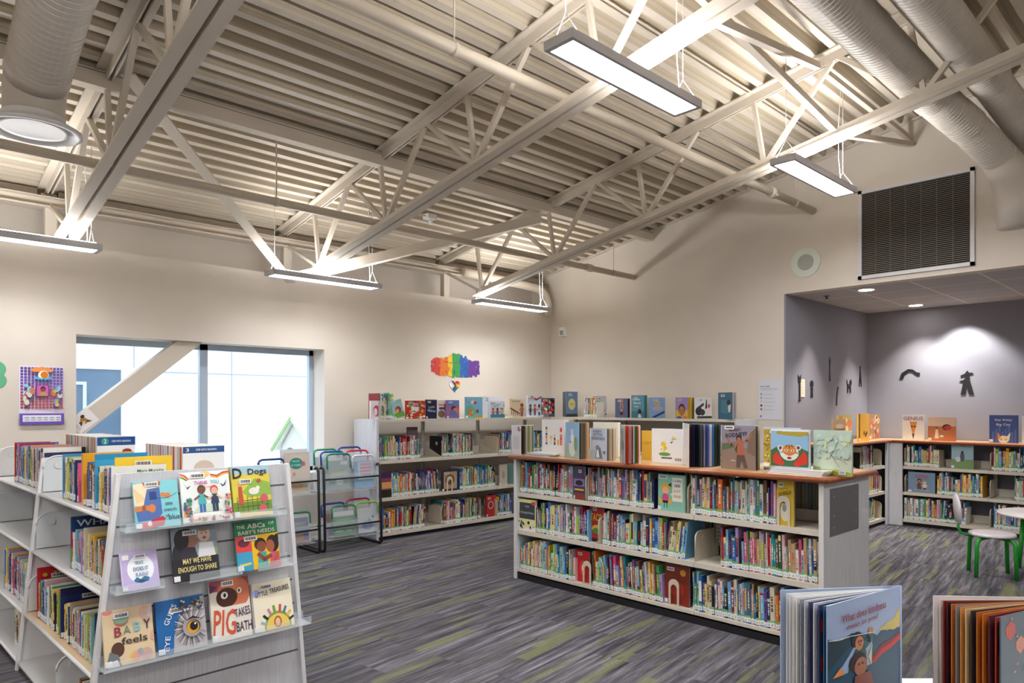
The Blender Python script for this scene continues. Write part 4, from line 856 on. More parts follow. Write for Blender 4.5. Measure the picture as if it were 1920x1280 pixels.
# ================= wall shelves =================
WT = (.082, .474, .895); WH = 1.356
AY0, AX0, AX1 = 6.66, 4.27, 6.97
def wallcase(label, base, rz, L, depth, nb, tiers, H, top, endpanels, gapback=None, topmat=None, case='bookcase', kick=.06):
    """bays along local x, fronts toward local -y"""
    o = empty(case, base, rz); wbay = L/nb; pm = M_METALW
    for k in range(nb):
        for z in tiers:
            one(lambda b: (b.box(wbay*k+.003, wbay*(k+1)-.003, .0, depth-.09, z-.02, z, pm), b.box(wbay*k+.003, wbay*(k+1)-.003, .0, .012, z-.038, z-.02, pm), b.box(wbay*k+.01, wbay*(k+1)-.01, depth-.1, depth-.095, z, z+.09, pm)), 'shelf', o)
    for k in range(nb+1):
        x = min(max(wbay*k, .02), L-.02)
        def up(b):
            b.box(x-.016, x+.016, depth-.09, depth-.05, 0, H-.03, pm)
            for j in range(int((H-.2)/.027)):
                for s in (-.008, .004): b.box(x+s, x+s+.004, depth-.092, depth-.09, .1+j*.027, .114+j*.027, mat('4a4238'))
        one(up, 'upright', o)
        for z in tiers if 0 < k < nb else (): one(lambda b: b.prism([(.01, z-.03), (depth-.09, z-.03), (depth-.09, z+.12), (depth-.14, z+.12), (.01, z)], wbay*k-.003, wbay*k+.003, 'x', pm), 'shelf_bracket', o)
    one(lambda b: b.box(.0, L, .04, .055, 0, kick, M_KICK), 'kick_board', o)
    for a in endpanels:
        one(lambda b: b.box(a, a+.03, -.005, depth, 0, H-.002, M_LAM), 'end_panel', o)
    if top: one(lambda b: (b.box(0, L, -.005, depth, H-.03, H, topmat or pm)), 'top_shelf', o)
    return tag(o, label, 'bookcase')
wallcase('cream metal bookcase along the window wall under the rainbow paper', (AX0, AY0, 0), 0, 2.7, .47, 3, WT, WH, True, (-.03,))
BX, BY0, BY1 = 7.17, 6.64, 3.94
wallcase('cream metal bookcase along the beige wall behind the low island', (BX, BY0, 0), -PI/2, 2.7, .45, 3, WT, WH, True, (2.7,))
# corner fillers and sign holder
sgn = empty('sign_holder', (7.16, 3.93, 1.30))
one(lambda b: b.box(0, .16, -.012, -.004, 0, .06, M_ACR), 'sleeve', sgn); one(lambda b: (b.box(.04, .075, -.013, -.0125, .005, .055, M_WHITE), b.box(.05, .065, -.014, -.013, .02, .03, mat('c03a3a'))), 'card', sgn)
tag(sgn, 'clear sign holder on the end of the wall bookcase behind the island', 'sign holder')
def arow(u0, u1, t, lean=None, avg=.0165):
    X0, X1 = onY(u0, AY0+.02)[0], onY(u1, AY0+.02)[0]; X0 = max(X0, AX0+.01)
    row(False, (X0, AY0+.015, WT[t]), 0, X1-X0, avg, q, '', None, '', mb=FAR, lean=lean)
def brow(Y0, Y1, t, avg=.0165):
    row(False, (BX+.015, min(Y0, BY0-.01), WT[t]), -PI/2, min(Y0, BY0-.01)-Y1, avg, q, '', None, '', mb=FAR)
arow(707, 789, 2, (3, 3)); arow(828, 888, 2); arow(936, 965, 2); arow(735, 825, 1, (9, -5)); arow(862, 931, 1); arow(708, 796, 0, (10, 6)); arow(828, 904, 0); arow(933, 960, 0); arow(965, 1030, 1); arow(965, 1030, 0); arow(968, 1030, 2)
for t in range(3): brow(6.62, 5.86, t); brow(5.70, 5.0, t); brow(4.80, 4.08, t)
def aface(u0, u1, t, label, h, bg, shapes, ts, dy=0, th=.02, **k):
    X0, X1 = onY(u0, AY0+.02+dy)[0], onY(u1, AY0+.02+dy)[0]; z = WT[t] if t < 3 else WH
    return face_book(label, X1-X0, h, th, bg, shapes, ts, (X0, AY0+.02+dy, z), 0, **k)
aface(711, 734, 1, 'sunset purple picture book facing out at the wall bookcase left end', .29, '8a4a5a', [('r', 0, .35, 1, .6, 'e0a060'), ('r', 0, 0, 1, .3, '2a2418'), ('r', 0, .75, 1, 1, '4a2a5a')], [], barcode=None)
aface(829, 858, 1, 'brown framed picture book behind a small arched bookend on wall bookcase', .25, '3a3440', [('r', .1, .1, .95, .93, 'b89a7a'), ('d', .5, .55, .3, .25, '7a5a40'), ('d', .4, .6, .1, .1, 'd8c0a0')], [])
aface(912, 930, 0, 'red picture book facing out on the wall bookcase bottom shelf', .27, 'b02a2c', [('d', .45, .55, .3, .2, 'd8a0a0'), ('d', .45, .55, .18, .14, '8a2a2a')], [], dy=.04)
aface(937, 951, 1, 'pale picture book facing out low on the wall bookcase near the island', .27, 'c8beb0', [('d', .5, .5, .2, .2, 'a89a88')], [])
aface(764, 783, 2, 'small photo book standing high behind the row on wall bookcase', .36, '6a5a60', [('d', .5, .6, .25, .1, 'c8a890'), ('r', .1, .1, .9, .4, '8a8a98')], [], dy=.2, barcode=None)
for u, t, l in ((826, 2, 'on the wall bookcase upper shelf, second bay'), (931, 2, 'on the wall bookcase upper shelf, third bay'), (824, 0, 'on the wall bookcase bottom shelf, second bay'), (929, 0, 'on the wall bookcase bottom shelf beside a red book')):
    X0 = onY(u, AY0+.03)[0]; bookend('cream rounded bookend '+l, (X0+.012, AY0+.02, WT[t]), 0, 'plate', h=.21, d=.25)
X0 = onY(838, AY0)[0]; bookend('cream arched bookend before the brown framed book', (X0, AY0-.0, WT[1]), 0, 'arch', h=.18, d=.09)
def top_h(v, u, Y=AY0+.02): return hz(v, onY(u, Y)[1])-WH
# books on top of the wall bookcase
def atop(u0, u1, v, *a, **k):
    return aface(u0, u1, 3, a[0], top_h(v, (u0+u1)/2, AY0+.02+k.get('dy', 0)), *a[1:], **k)
fam = lambda s, n, cols: sum([person(.2+.3*i, .08, .5, ['8a5a40', 'c88a60', '6a4030', 'e0b090'][(i+s) % 4], '2a1c18', cols[i % len(cols)]) for i in range(n)], [])
atop(695, 713, 751, 'white picture book with a pink curl at the top left of bookcase', 'e4e0e2', [('d', .6, .45, .35, .3, 'd0406a'), ('d', .5, .4, .2, .2, 'e4e0e2'), ('r', .8, 0, 1, 1, 'b8b0cc')], [], barcode=None, th=.025)
X0 = onY(694, AY0)[0]; bookend('cream arched bookend at the top left of the wall bookcase', (X0+.12, AY0-.0, WH), 0, 'arch', h=.19, d=.085)
row(True, (onY(714, AY0)[0]+.0, AY0+.03, WH), 0, .20, .02, q, 'top of wall bookcase left end', 'books on top of the wall bookcase', 'standing_picture_book', hs=(.24, .30))
atop(741, 760, 752, 'green and blue picture book leaning beside the standing row', '9ac4c8', [('r', 0, 0, 1, .3, '6aa84a'), ('d', .5, .45, .3, .2, '9a4a5a'), ('d', .4, .4, .15, .12, 'e8b83a')], [], tilt=0, roll=-.28)
atop(761, 798, 751, 'red busy picture book facing out on top of wall bookcase', 'c23a34', scatter(21, 46, ['e8d8c0', 'e8a040', '4a2a24', 'f0ece0', '7aa04a', '8a4a38'], (0, 0, 1, 1), .07)+[('r', .25, .45, .62, .66, 'e4e4ec'), ('r', .3, .72, .62, .86, 'd88a90')], [('BFF', .43, .55, .28, .12, '2a3a7a')], th=.02)
atop(799, 819, 749, 'navy picture book titled LOVE MAKES on top of wall bookcase', '232848', [('r', 0, .93, 1, 1, '4a3a40')], [('Love', .5, .62, .55, .14, 'c8ccd8', 6), ('Makes', .5, .42, .75, .14, 'c8ccd8', -4)])
atop(817, 838, 750, 'white and orange picture book tucked behind the navy one', 'dcd8dc', [('r', .25, .68, .8, .8, 'e09040'), ('r', .3, .48, .75, .62, '3a5a9a'), ('d', .5, .25, .3, .2, '8a6a50'), ('d', .9, .6, .15, .25, '7a4a40')], [], dy=.05, barcode=None)
atop(838, 861, 750, 'pink and blue picture book of a hugging pair on wall bookcase', 'a06a9a', [('r', 0, .7, 1, 1, '6a80c0'), ('d', .55, .55, .2, .13, '4a2a24'), ('d', .7, .42, .25, .16, 'e07a5a'), ('d', .5, .3, .25, .16, '5a78b8'), ('r', 0, 0, 1, .12, '7a6aa8')], [], th=.03)
atop(873, 905, 744, 'sky blue and green picture book on top of wall bookcase', '7ab4d0', [('p', [(0, 0), (.55, 0), (.6, .4), (.3, .6), (0, .55)], '6ab49a'), ('d', .4, .75, .12, .08, 'e8e0e0'), ('d', .55, .72, .09, .07, 'c83a4a'), ('r', .6, 0, 1, .12, 'b89a3a'), ('d', .68, .32, .08, .09, '8a4a34')]+scatter(3, 14, ['e8b040', 'e87a40'], (.1, .05, .45, .45), .06), [])
atop(908, 942, 743, 'large white picture book behind a smaller family book', 'dde0ea', [('r', .08, .78, .2, .92, '5a6478'), ('r', .1, .8, .16, .9, 'e8e8ee')], [], dy=.05, barcode=None)
atop(919, 946, 752, 'white picture book with a crowd of small people', 'd4d8e2', fam(1, 3, ['c86a7a', '7a5aa8', 'd8b84a'])+scatter(12, 20, ['7a8aa0', 'a0a8b8'], (0, .5, 1, .95), .04)+[('r', 0, 0, 1, .2, '3a8098')], [])
atop(957, 983, 748, 'beige picture book of a child on a staircase', 'd8c4a4', [('p', [(0, .55), (.65, .25), (.65, .17), (0, .47)], '5a3c2c')]+[('r', .08+.14*i, .02, .12+.14*i, .5-.07*i, '7a5c44') for i in range(5)]+person(.82, .05, .7, '9a6244', '2a1a14', 'c0604a', '6a3a6a'), [('A PLACE', .4, .88, .6, .08, '3a2a44')], barcode=None)
atop(989, 1016, 741, 'pale blue picture book of a dark-haired family', 'c4cede', [('l', [(.05, .8), (.3, .93), (.6, .8), (.95, .92)], .09, 'b83a2c'), ('r', 0, .78, .3, .84, 'd8d0b0')]+fam(0, 3, ['2c3444', 'b02c34', 'd8d0c8']), [], dy=.05)
atop(1015, 1040, 746, 'multicoloured picture book in the corner of the bookcases', '5a6478', scatter(31, 50, ['c8402c', 'e8b03a', '2a3a6a', 'f0ece8', 'd04a8a', '4a8aa8', 'e8783a', '3a2a2a'], (0, 0, 1, 1), .09), [], dy=.05)
b_ = one(lambda b: (b.box(0, .14, 0, .16, .05, .056, M_ACR), b.box(.03, .11, .03, .1, 0, .05, M_ACR)), 'acrylic_riser', loc=(onY(1022, AY0)[0], AY0+.01, WH)); tag(b_, 'clear acrylic riser in the corner on top of the bookcase', 'display stand')
# along the beige wall
def btop(label, u0, uc, u1, v, w, bg, backc, pages, shapes, ts=(), **k):
    X = BX+.05; y, t = onX(u0, X); h = hz(v, t)-WH; hg = (X, y); af = solve(hg, w, uc); ab = None
    for kk in range(0, 200):
        a = af+kk*.5
        if proj(hg[0]+w*math.cos(math.radians(a)), hg[1]+w*math.sin(math.radians(a)))[0] >= u1: ab = a; break
    if ab is None: ab = af+60
    open_book(label, hg, WH, w, h, af, ab, bg, backc, pages, shapes, ts, barcode=(.35, .88), **k)
btop('blue picture book with a yellow moon standing open on the wall bookcase', 1061, 1083, 1094, 734, .22, '6484a8', '2a3a4a', ['e0dcd0', 'c8b890', '4a4440'], [('d', .5, .5, .3, .22, 'dccf8a'), ('r', 0, 0, 1, .12, '2a3038')], [('moon', .5, .5, .35, .07, '8a8a50')])
row(True, (BX+.04, onX(1094, BX+.04)[0], WH), -PI/2, .23, .017, q, 'top of bookcase behind the island', 'books standing on the bookcase behind the island', 'standing_picture_book', hs=(.2, .26))
btop('white picture book of red dancers with an orange back', 1116, 1137, 1147, 742, .19, 'c4ccd8', 'd87c20', ['e0dcd0', 'd87c20', 'd87c20'], [('d', .4, .4, .1, .2, 'c04a3a'), ('d', .4, .65, .06, .06, '6a3a2a')]+scatter(14, 20, ['4a5a78', 'c04a3a', 'e0a03a', '8a9ab4'], (0, 0, 1, .9), .05))
btop('dusky blue picture book with orange hands', 1154, 1177, 1181, 747, .2, '5a6484', '5a1c24', ['6a2a2c', '5a1c24', '3a1418'], [('l', [(.38, .95), (.42, .7), (.38, .5)], .07, 'd88a5a'), ('l', [(.6, .95), (.56, .7), (.62, .5)], .07, 'd88a5a'), ('d', .5, .25, .14, .12, '3a2430'), ('d', .5, .38, .1, .08, 'c88a60')])
btop('teal picture book titled Little Black boy', 1184, 1208, 1213, 741, .22, '5a92a4', '2f8a90', ['2f8a90', '3a9aa0', '5a8a90'], [('r', 0, 0, 1, .3, '3f7286'), ('d', .65, .28, .14, .12, '2a2024'), ('p', [(.5, .02), (.8, .02), (.7, .18), (.58, .18)], 'c8ccd0')], [('Little', .4, .82, .6, .1, 'dfe8ec'), ('Black', .48, .66, .6, .1, 'dfe8ec'), ('boy', .42, .5, .35, .09, 'dfe8ec')])
btop('sky blue picture book with a golden swirl and a running crowd', 1219, 1247, 1258, 745, .25, '7aa4d4', 'd8d8dc', ['c8c8d0', 'a8a8b8', 'd8d4d0', '8a8a98'], [('d', .45, .72, .2, .12, 'd8a83a'), ('d', .45, .72, .1, .06, '7aa4d4'), ('d', .5, .45, .35, .12, 'b8a4b4'), ('p', [(.1, .05), (.95, .35), (.95, .25), (.3, .02)], '24305a')])
btop('purple and yellow picture book with a smiling face', 1267, 1290, 1300, 745, .21, 'a48ac0', 'd8b03a', ['d8b03a', 'e0bc4a'], [('r', 0, 0, 1, .4, 'd8b84a')]+face(.5, .36, .25, 'b87450', '241a18')+[('d', .3, .04, .22, .08, '3a5aa0'), ('d', .75, .05, .2, .08, 'e07a3a')])
btop('black and white picture book with a small red figure', 1302, 1335, 1338, 745, .26, 'd4d2d4', '4a5a54', ['8a8a84', '5a6a60'], [('d', .25, .35, .2, .2, '2a2a2e'), ('d', .45, .3, .15, .15, '3a3a40'), ('p', [(.1, .5), (.5, .75), (.55, .65), (.2, .4)], '3a3a40'), ('p', [(.66, .9), (.7, .9), (.72, .5), (.6, .45)], '1a1a1e'), ('d', .82, .6, .06, .1, 'c02c34'), ('r', .15, .02, .98, .12, '3a3c38')])
btop('dark teal picture book with a penguin, last on the wall bookcase', 1347, 1373, 1381, 736, .24, '3a6a88', 'c8c0c0', ['d8d4d0', 'c8c0c4', '9a9498'], [('p', [(.2, .25), (.7, .2), (.65, .7), (.2, .75)], '4a8498'), ('d', .8, .45, .1, .2, 'e0d8c0'), ('d', .75, .62, .13, .1, '1c2430')])

# ================= alcove cases =================
CX = 9.66
wallcase('cream bookcase with cherry edged top along the grey back wall', (CX, 3.0, 0), -PI/2, 3.66, .42, 4, TIERS, HT-.034, False, ())
wallcase('cream bookcase with cherry edged top along the grey side wall', (7.84, 3.18, 0), 0, 1.74, .39, 2, TIERS, HT-.034, False, ())
def atopc(b):
    b.prism([(7.82, 3.15), (9.60, 3.15), (9.63, 3.12), (9.63, -.7), (10.09, -.7), (10.09, 3.57), (7.82, 3.57)], HT-.033, HT-.001, 'z', M_EDGE)
    b.prism([(7.83, 3.165), (9.61, 3.165), (9.645, 3.13), (9.645, -.69), (10.085, -.69), (10.085, 3.565), (7.83, 3.565)], HT-.001, HT, 'z', M_TOP)
    for p, q_ in (((7.82, 3.15), (9.60, 3.15)), ((9.60, 3.15), (9.63, 3.12)), ((9.63, 3.12), (9.63, -.7))): b.tube([(*p, HT-.017), (*q_, HT-.017)], .0165, M_EDGE, 10)
tag(one(atopc, 'countertop'), 'maple countertop with cherry edge turning the alcove corner', 'countertop')
cp = empty('corner_panel', (9.58, 3.0, 0))
one(lambda b: b.box(0, .07, .15, .18, 0, HT-.036, M_LAM), 'side_panel', cp); one(lambda b: b.box(.065, .09, .0, .15, 0, HT-.036, M_LAM), 'side_panel', cp)
tag(cp, 'pale grey corner filler between the two alcove bookcases', 'panel')
def crow(u0, u1, t, lean=None, avg=.0185):
    Y0, Y1 = min(onX(u0, CX+.02)[0], 2.99), onX(u1, CX+.02)[0]; row(False, (CX+.015, Y0, TIERS[t]), -PI/2, Y0-Y1, avg, q, '', None, '', mb=FAR, lean=lean)
crow(1691, 1764, 2); crow(1859, 1925, 2); crow(1757, 1845, 1); crow(1902, 1925, 1); crow(1693, 1812, 0, (12, 4)); crow(1863, 1925, 0)
def drow(u0, u1, t, lean=None):
    X0, X1 = onY(u0, 3.2)[0], onY(u1, 3.2)[0]; row(False, (X0, 3.195, TIERS[t]), 0, X1-X0, .02, q, '', None, '', mb=FAR, lean=lean)
drow(1613, 1638, 2); drow(1613, 1648, 1); drow(1613, 1640, 0, (4, 5))
def cface(u0, u1, z, v, label, bg, shapes, ts, dx=.03, h=None, **k):
    Y0, t = onX(u0, CX+dx); Y1 = onX(u1, CX+dx)[0]
    return face_book(label, Y0-Y1, (hz(v, t)-z) if h is None else h, .02, bg, shapes, ts, (CX+dx, Y0, z), -PI/2, barcode=None, **k)
cface(1784, 1825, TIERS[2], 828, 'pale sky picture book of a child in a meadow in alcove bookcase', '9ab8c4', [('r', 0, 0, 1, .35, '7a9a64'), ('d', .5, .45, .1, .18, '5a5a64'), ('d', .5, .62, .05, .05, '2a1c18'), ('d', .3, .35, .12, .1, 'd8d8e0')], [('THE', .5, .87, .25, .08, 'c84a5a'), ('LONGEST DAY', .5, .72, .8, .1, 'c84a5a')][:1])
cface(1703, 1753, TIERS[1], 884, 'light blue picture book of two friends sitting, in alcove bookcase', '7a94b0', person(.42, .12, .55, 'b07a5a', '2a1c18', '5a4a44')+person(.62, .12, .45, 'e8c8a8', 'd8b078', 'e8d0b0')+[('r', .2, .12, .8, .16, 'c8a888')], [('A FRIEND', .5, .86, .5, .06, 'c84a4a'), ('FOREVER', .5, .75, .5, .08, 'c84a4a')])
cface(1692, 1733, HT, 777, 'white picture book with an orange pencil cone titled GENIUS', 'e0dcd8', [('p', [(.33, .72), (.68, .72), (.5, .12)], 'd8843a'), ('r', .4, .5, .48, .56, '3a2420'), ('r', .53, .5, .61, .56, '3a2420'), ('p', [(.44, .25), (.56, .25), (.5, .02)], '4a3048')], [('GENIUS', .5, .85, .9, .15, '8a5a7a')], dx=.1)
cface(1740, 1792, HT, 782, 'tan picture book of a farm with a red barn', 'b8704a', [('r', 0, .62, 1, 1, 'd8b8a0'), ('d', .68, .58, .16, .13, '5a2a28'), ('d', .72, .56, .12, .1, 'b83a34'), ('p', [(.24, .1), (.4, .1), (.36, .5), (.28, .5)], 'e4d4bc'), ('d', .32, .55, .05, .06, '8a5a3c'), ('d', .5, .2, .08, .05, 'e0d8cc')], [], dx=.1)
cface(1855, 1909, HT, 778, 'dark blue picture book titled Itty Kitty Big City', '3f5290', [('r', .1+.11*i, 0, .17+.11*i, .4+.1*((i*7) % 3), '5a6ca4') for i in range(8)]+[('d', .5, .12, .18, .14, 'e8e0d4'), ('p', [(.3, .08), (.28, .38), (.42, .22)], 'e0883a'), ('p', [(.7, .08), (.74, .38), (.6, .22)], 'e8e0d4'), ('d', .42, .12, .05, .04, 'd8b03a'), ('d', .58, .12, .05, .04, 'd8b03a')], [('Itty Kitty', .5, .82, .6, .1, 'dfe0e8'), ('Big City', .5, .65, .5, .1, 'dfe0e8')], dx=.1)
cface(1916, 1960, HT, 780, 'white book cut off at the far right on alcove countertop', 'e0dee0', [], [], dx=.1)
def dface(u0, u1, v, label, bg, shapes, ts=(), Y=3.28):
    X0, t = onY(u0, Y); X1 = onY(u1, Y)[0]
    return face_book(label, X1-X0, hz(v, t)-HT, .02, bg, shapes, ts, (X0, Y, HT), 0, barcode=None)
dface(1562, 1586, 786, 'tan picture book with small buildings on the side countertop', 'b4987c', [('r', .1, .3, .9, .6, '8a6a50'), ('d', .5, .7, .3, .1, 'd8c4a8')])
dface(1572, 1597, 778, 'green and orange picture book on the side countertop by the island', 'a8a460', scatter(41, 18, ['d87a4a', 'e8d0a0', '5a6a34', 'd8b83a'], (0, 0, 1, 1), .13), Y=3.4)
dface(1610, 1630, 776, 'bright yellow picture book with small dark figures', 'e0a62a', [('r', 0, 0, .12, 1, '24402a'), ('d', .5, .3, .06, .09, '3a2418'), ('d', .65, .22, .06, .09, '3a2418'), ('d', .75, .3, .05, .07, '3a2418')], Y=3.22)
dface(1630, 1650, 777, 'brown patterned picture book in the alcove corner', '9a7458', scatter(43, 26, ['c8a078', '6a4a3a', 'b8563a', 'd8c4a0'], (0, 0, 1, 1), .1), Y=3.36)
dface(1650, 1671, 779, 'cream picture book in the alcove corner', 'd8c890', [('r', 0, .7, 1, .92, 'e0c878'), ('d', .5, .3, .1, .1, '5a6a64')], Y=3.42)
for u, t, l in ((1852, 1, 'beside the gap on the alcove bookcase middle shelf'), (1852, 0, 'on the alcove bookcase bottom shelf'), (1853, 2, 'on the alcove bookcase upper shelf'), (1693, 1, 'at the alcove bookcase middle shelf start')):
    Y0 = onX(u, CX+.02)[0]; bookend('cream rounded bookend '+l, (CX+.02, Y0-.02, TIERS[t]), -PI/2, 'plate', h=.2, d=.22)
for t, l in ((0, 'bottom'), (1, 'middle'), (2, 'upper')):
    bookend('cream rounded bookend at the right end of side wall bookcase '+l+' shelf', (9.5, 3.2, TIERS[t]), 0, 'plate', h=.2, d=.22)
o = FAR.build('shelved_books'); tag(o, 'rows of spine-out picture books on the wall, alcove and far island shelves', 'books', None, 'stuff')
# ================= white book cart with slatted end =================
CR = math.radians(2.0); CO = Vector((.867, 3.448, 0))
CM = Matrix.Translation(CO) @ Matrix.Rotation(CR, 4, 'Z')
def cw(x, y, z): return CM @ Vector((x, y, z))
cart = empty('book_cart', CO, CR); CL, CW = 2.70, .79; CZ = (.05, .32, .675, 1.0)
def sidex(z): return -.105*(1.2-z)      # the sides lean outward toward the floor
def endp(b):
    b.prism([(sidex(0), 0), (CW-sidex(0)*.8, 0), (CW, 1.2), (0, 1.2)], 0, .03, 'y', M_LAM)
    for z in (1.092, .966, .84, .714, .588, .462, .336, .21):
        b.box(sidex(z)+.012, CW-sidex(z)*.8-.012, -.0006, 0, z-.005, z+.004, mat('5d5e66', .7))
one(endp, 'slatted_end_panel', cart)
one(lambda b: b.bar((sidex(0)-.006, 0, 0), (-.006, 0, 1.2), .02, .035, M_WHITE), 'edge_trim', cart); one(lambda b: b.bar((CW-sidex(0)*.8+.006, 0, 0), (CW+.006, 0, 1.2), .02, .035, M_WHITE), 'edge_trim', cart)
mid1, mid2 = 1.40, 2.70
for i, y in enumerate((mid1, mid2)):
    def upr(b):
        b.prism([(sidex(0), 0), (CW-sidex(0)*.8, 0), (CW, 1.2), (0, 1.2)], y-.02, y+.02, 'y', M_WHITE)
        b.bar((sidex(0)-.004, y-.018, 0), (-.004, y-.018, 1.2), .014, .03, M_WHITE)
        for k in range(7): z = .2+.15*k; b.box(sidex(z)-.004, sidex(z)+.002, y-.003, y+.003, z, z+.008, mat('33333a'))
    one(upr, 'divider_panel', cart)
one(lambda b: (b.box(.27, .53, .03, CL-.02, 0, 1.07, M_LAM), b.box(.262, .538, .031, CL-.02, 1.07, 1.08, M_WHITE)), 'core', cart)
for (a, c) in ((.03, mid1-.02), (mid1+.02, mid2-.02)):
    for i, z in enumerate(CZ):
        m = M_BIRCH if (i == 1 and a < .1) else mat('cfcfd0', .35)
        def sf(b):
            for s in (0, 1):
                x0, x1 = (sidex(z), .268) if s == 0 else (.532, CW-sidex(z)*.8)
                b.box(x0, x1, a, c, z-.018, z, m); e = x0 if s == 0 else x1; b.tube([(e, a, z-.009), (e, c, z-.009)], .010, mat('dcdcde', .35), 8)
        one(sf, 'shelf', cart)
tag(cart, 'white A-frame book cart with a slatted grey end panel, nearest the camera', 'book cart')
# clear ledges and the board books shown on the slatted end
ROWZ = (.955, .69, .372)
def ledge(x0, x1, z, label, d=.092):
    def f(b):
        b.box(0, x1-x0, -d, -.001, 0, .003, M_ACR); b.box(0, x1-x0, -d, -d+.003, 0, .04, M_ACR); b.box(0, x1-x0, -.004, -.001, -.02, .05, M_ACR)
    o = one(f, 'clear_ledge', loc=cw(x0, -.003 if x0 > -.08 else -.02, z-.006), rz=CR); tag(o, label, 'display ledge', 'clear ledges on the slatted end')
ledge(.0, .75, ROWZ[0], 'clear plastic ledge under the top row of covers'); ledge(-.04, .16, ROWZ[1], 'clear plastic ledge under the lilac board book'); ledge(.27, .52, ROWZ[1], 'clear plastic ledge under the mother and baby book')
ledge(.60, .80, ROWZ[1], 'clear plastic ledge under the green and yellow book'); ledge(-.09, .88, ROWZ[2], 'clear plastic ledge under the lowest row of covers')
def cartface(u0, u1, v0, row_, label, bg, shapes, ts, **k):
    """column range at the foot of the book, which stands off the panel"""
    z = ROWZ[row_]; off = -.08
    P, D = cw(0, off, 0), (CM.to_3x3() @ Vector((1, 0, 0)))
    def hit(u):
        rx, ry = ray(u); det = rx*(-D.y)+ry*D.x; t = (P.x*(-D.y)+P.y*D.x)/det; return ((rx*t-P.x)*D.x+(ry*t-P.y)*D.y), t
    x0, t0 = hit(u0); x1, t1 = hit(u1); h = hz(v0, (t0+t1)/2+.03)-z; tilt = math.atan2(.055, h*.97); h = h/math.cos(tilt)
    return face_book(label, x1-x0, h, k.pop('th', .014), bg, shapes, ts, cw(x0, off, z), CR, tilt=tilt, group=None, name='board_book', **k)
cartface(256, 340, 902, 0, 'light blue picture book titled one patch of blue', '7fc8d0',
  [('p', [(0, .95), (.55, 1), (.55, .8), (.35, .45), (0, .5)], 'ead9b8'), ('p', [(.0, .88), (.3, .6), (.05, .55)], 'e0c898'), ('p', [(.2, .98), (.62, .98), (.6, .9), (.24, .9)], 'c2603a'), ('p', [(.3, .83), (.58, .86), (.6, .3), (.5, .18), (.05, .16), (.02, .38), (.2, .5)], '4a6aa8'), ('r', .34, .6, .5, .77, '1f3f80'), ('l', [(0, .42), (.2, .44), (.36, .42)], .12, 'cf7c46'), ('d', .38, .42, .08, .09, 'cf7c46'), ('l', [(.62, .7), (.72, .68)], .09, 'cf7c46'), ('d', .75, .67, .07, .06, 'cf7c46'),
   ('l', [(.5, .63), (.7, .62), (.85, .66), (.97, .72)], .01, '34506a'), ('r', 0, .0, .45, .14, '4a6aa8'), ('p', [(.3, .02), (.34, .17), (.6, .24), (.66, .18), (.6, .03)], 'b92f3c'), ('p', [(.08, .0), (.12, .12), (.3, .16), (.4, .0)], 'c83a44'), ('d', .3, .1, .05, .05, 'ece8e8')],
  [('noelle', .76, .88, .16, .04, '54707c'), ('pontello', .76, .81, .2, .045, '54707c'), ('one', .76, .49, .17, .06, '34506a'), ('patch', .78, .36, .28, .08, '34506a'), ('of', .7, .24, .07, .05, '34506a'), ('blue', .86, .2, .26, .12, '34506a')][2:], barcode=(.4, .93))
ty = [('l', [(0, .97), (.1, .93), (.16, .86)], .025, 'd03a3a'), ('l', [(0, .94), (.09, .9), (.14, .85)], .025, 'e8b03a'), ('l', [(0, .91), (.08, .87), (.12, .84)], .025, '3a9a5a'), ('l', [(.62, .93), (.75, .9), (.88, .96), (1, .97)], .03, 'd03a3a'), ('l', [(.62, .9), (.75, .87), (.88, .93), (1, .94)], .03, 'e8b03a'),
      ('d', .5, .95, .1, .06, 'e8c878'), ('p', [(.05, .8), (.12, .7), (.2, .74), (.13, .66), (.1, .72)], '34466a'), ('p', [(.95, .82), (.86, .7), (.8, .75), (.84, .67), (.9, .7)], '34466a'), ('p', [(.2, .2), (.8, .2), (.65, .36), (.35, .36)], 'c8d8c4')]
ty += person(.4, .2, .52, '7a4a38', '5a4034', '4ab0b4', '3a6aa8')+person(.66, .2, .5, 'e8c0a0', 'd84a5a', '2f3f5a', '2f3f5a')+scatter(51, 26, ['e07a8a', 'e8a040', 'c83a4a', '3a6a8a', '4a9a5a'], (.0, .03, .2, .5), .035)+scatter(52, 26, ['e07a8a', 'e8a040', 'c83a4a', '7a5a9a', '4a9a5a'], (.82, .08, 1, .55), .035)+scatter(53, 22, ['e07a8a', 'e8a040', 'c83a4a', '7a5a9a', '4a9a5a'], (.05, .0, .95, .12), .035)
cartface(345, 437, 884, 0, 'white picture book titled THANK YOU BOOK with two children', 'e8ecea', ty, [('THE', .5, .93, .08, .02, '9a6a4a'), ('THANK', .40, .78, .28, .075, 'c04a9a'), ('YOU', .68, .78, .18, .075, '3aa0b8'), ('BOOK', .54, .69, .16, .035, 'e0703a')][1:], barcode=(.34, .92))
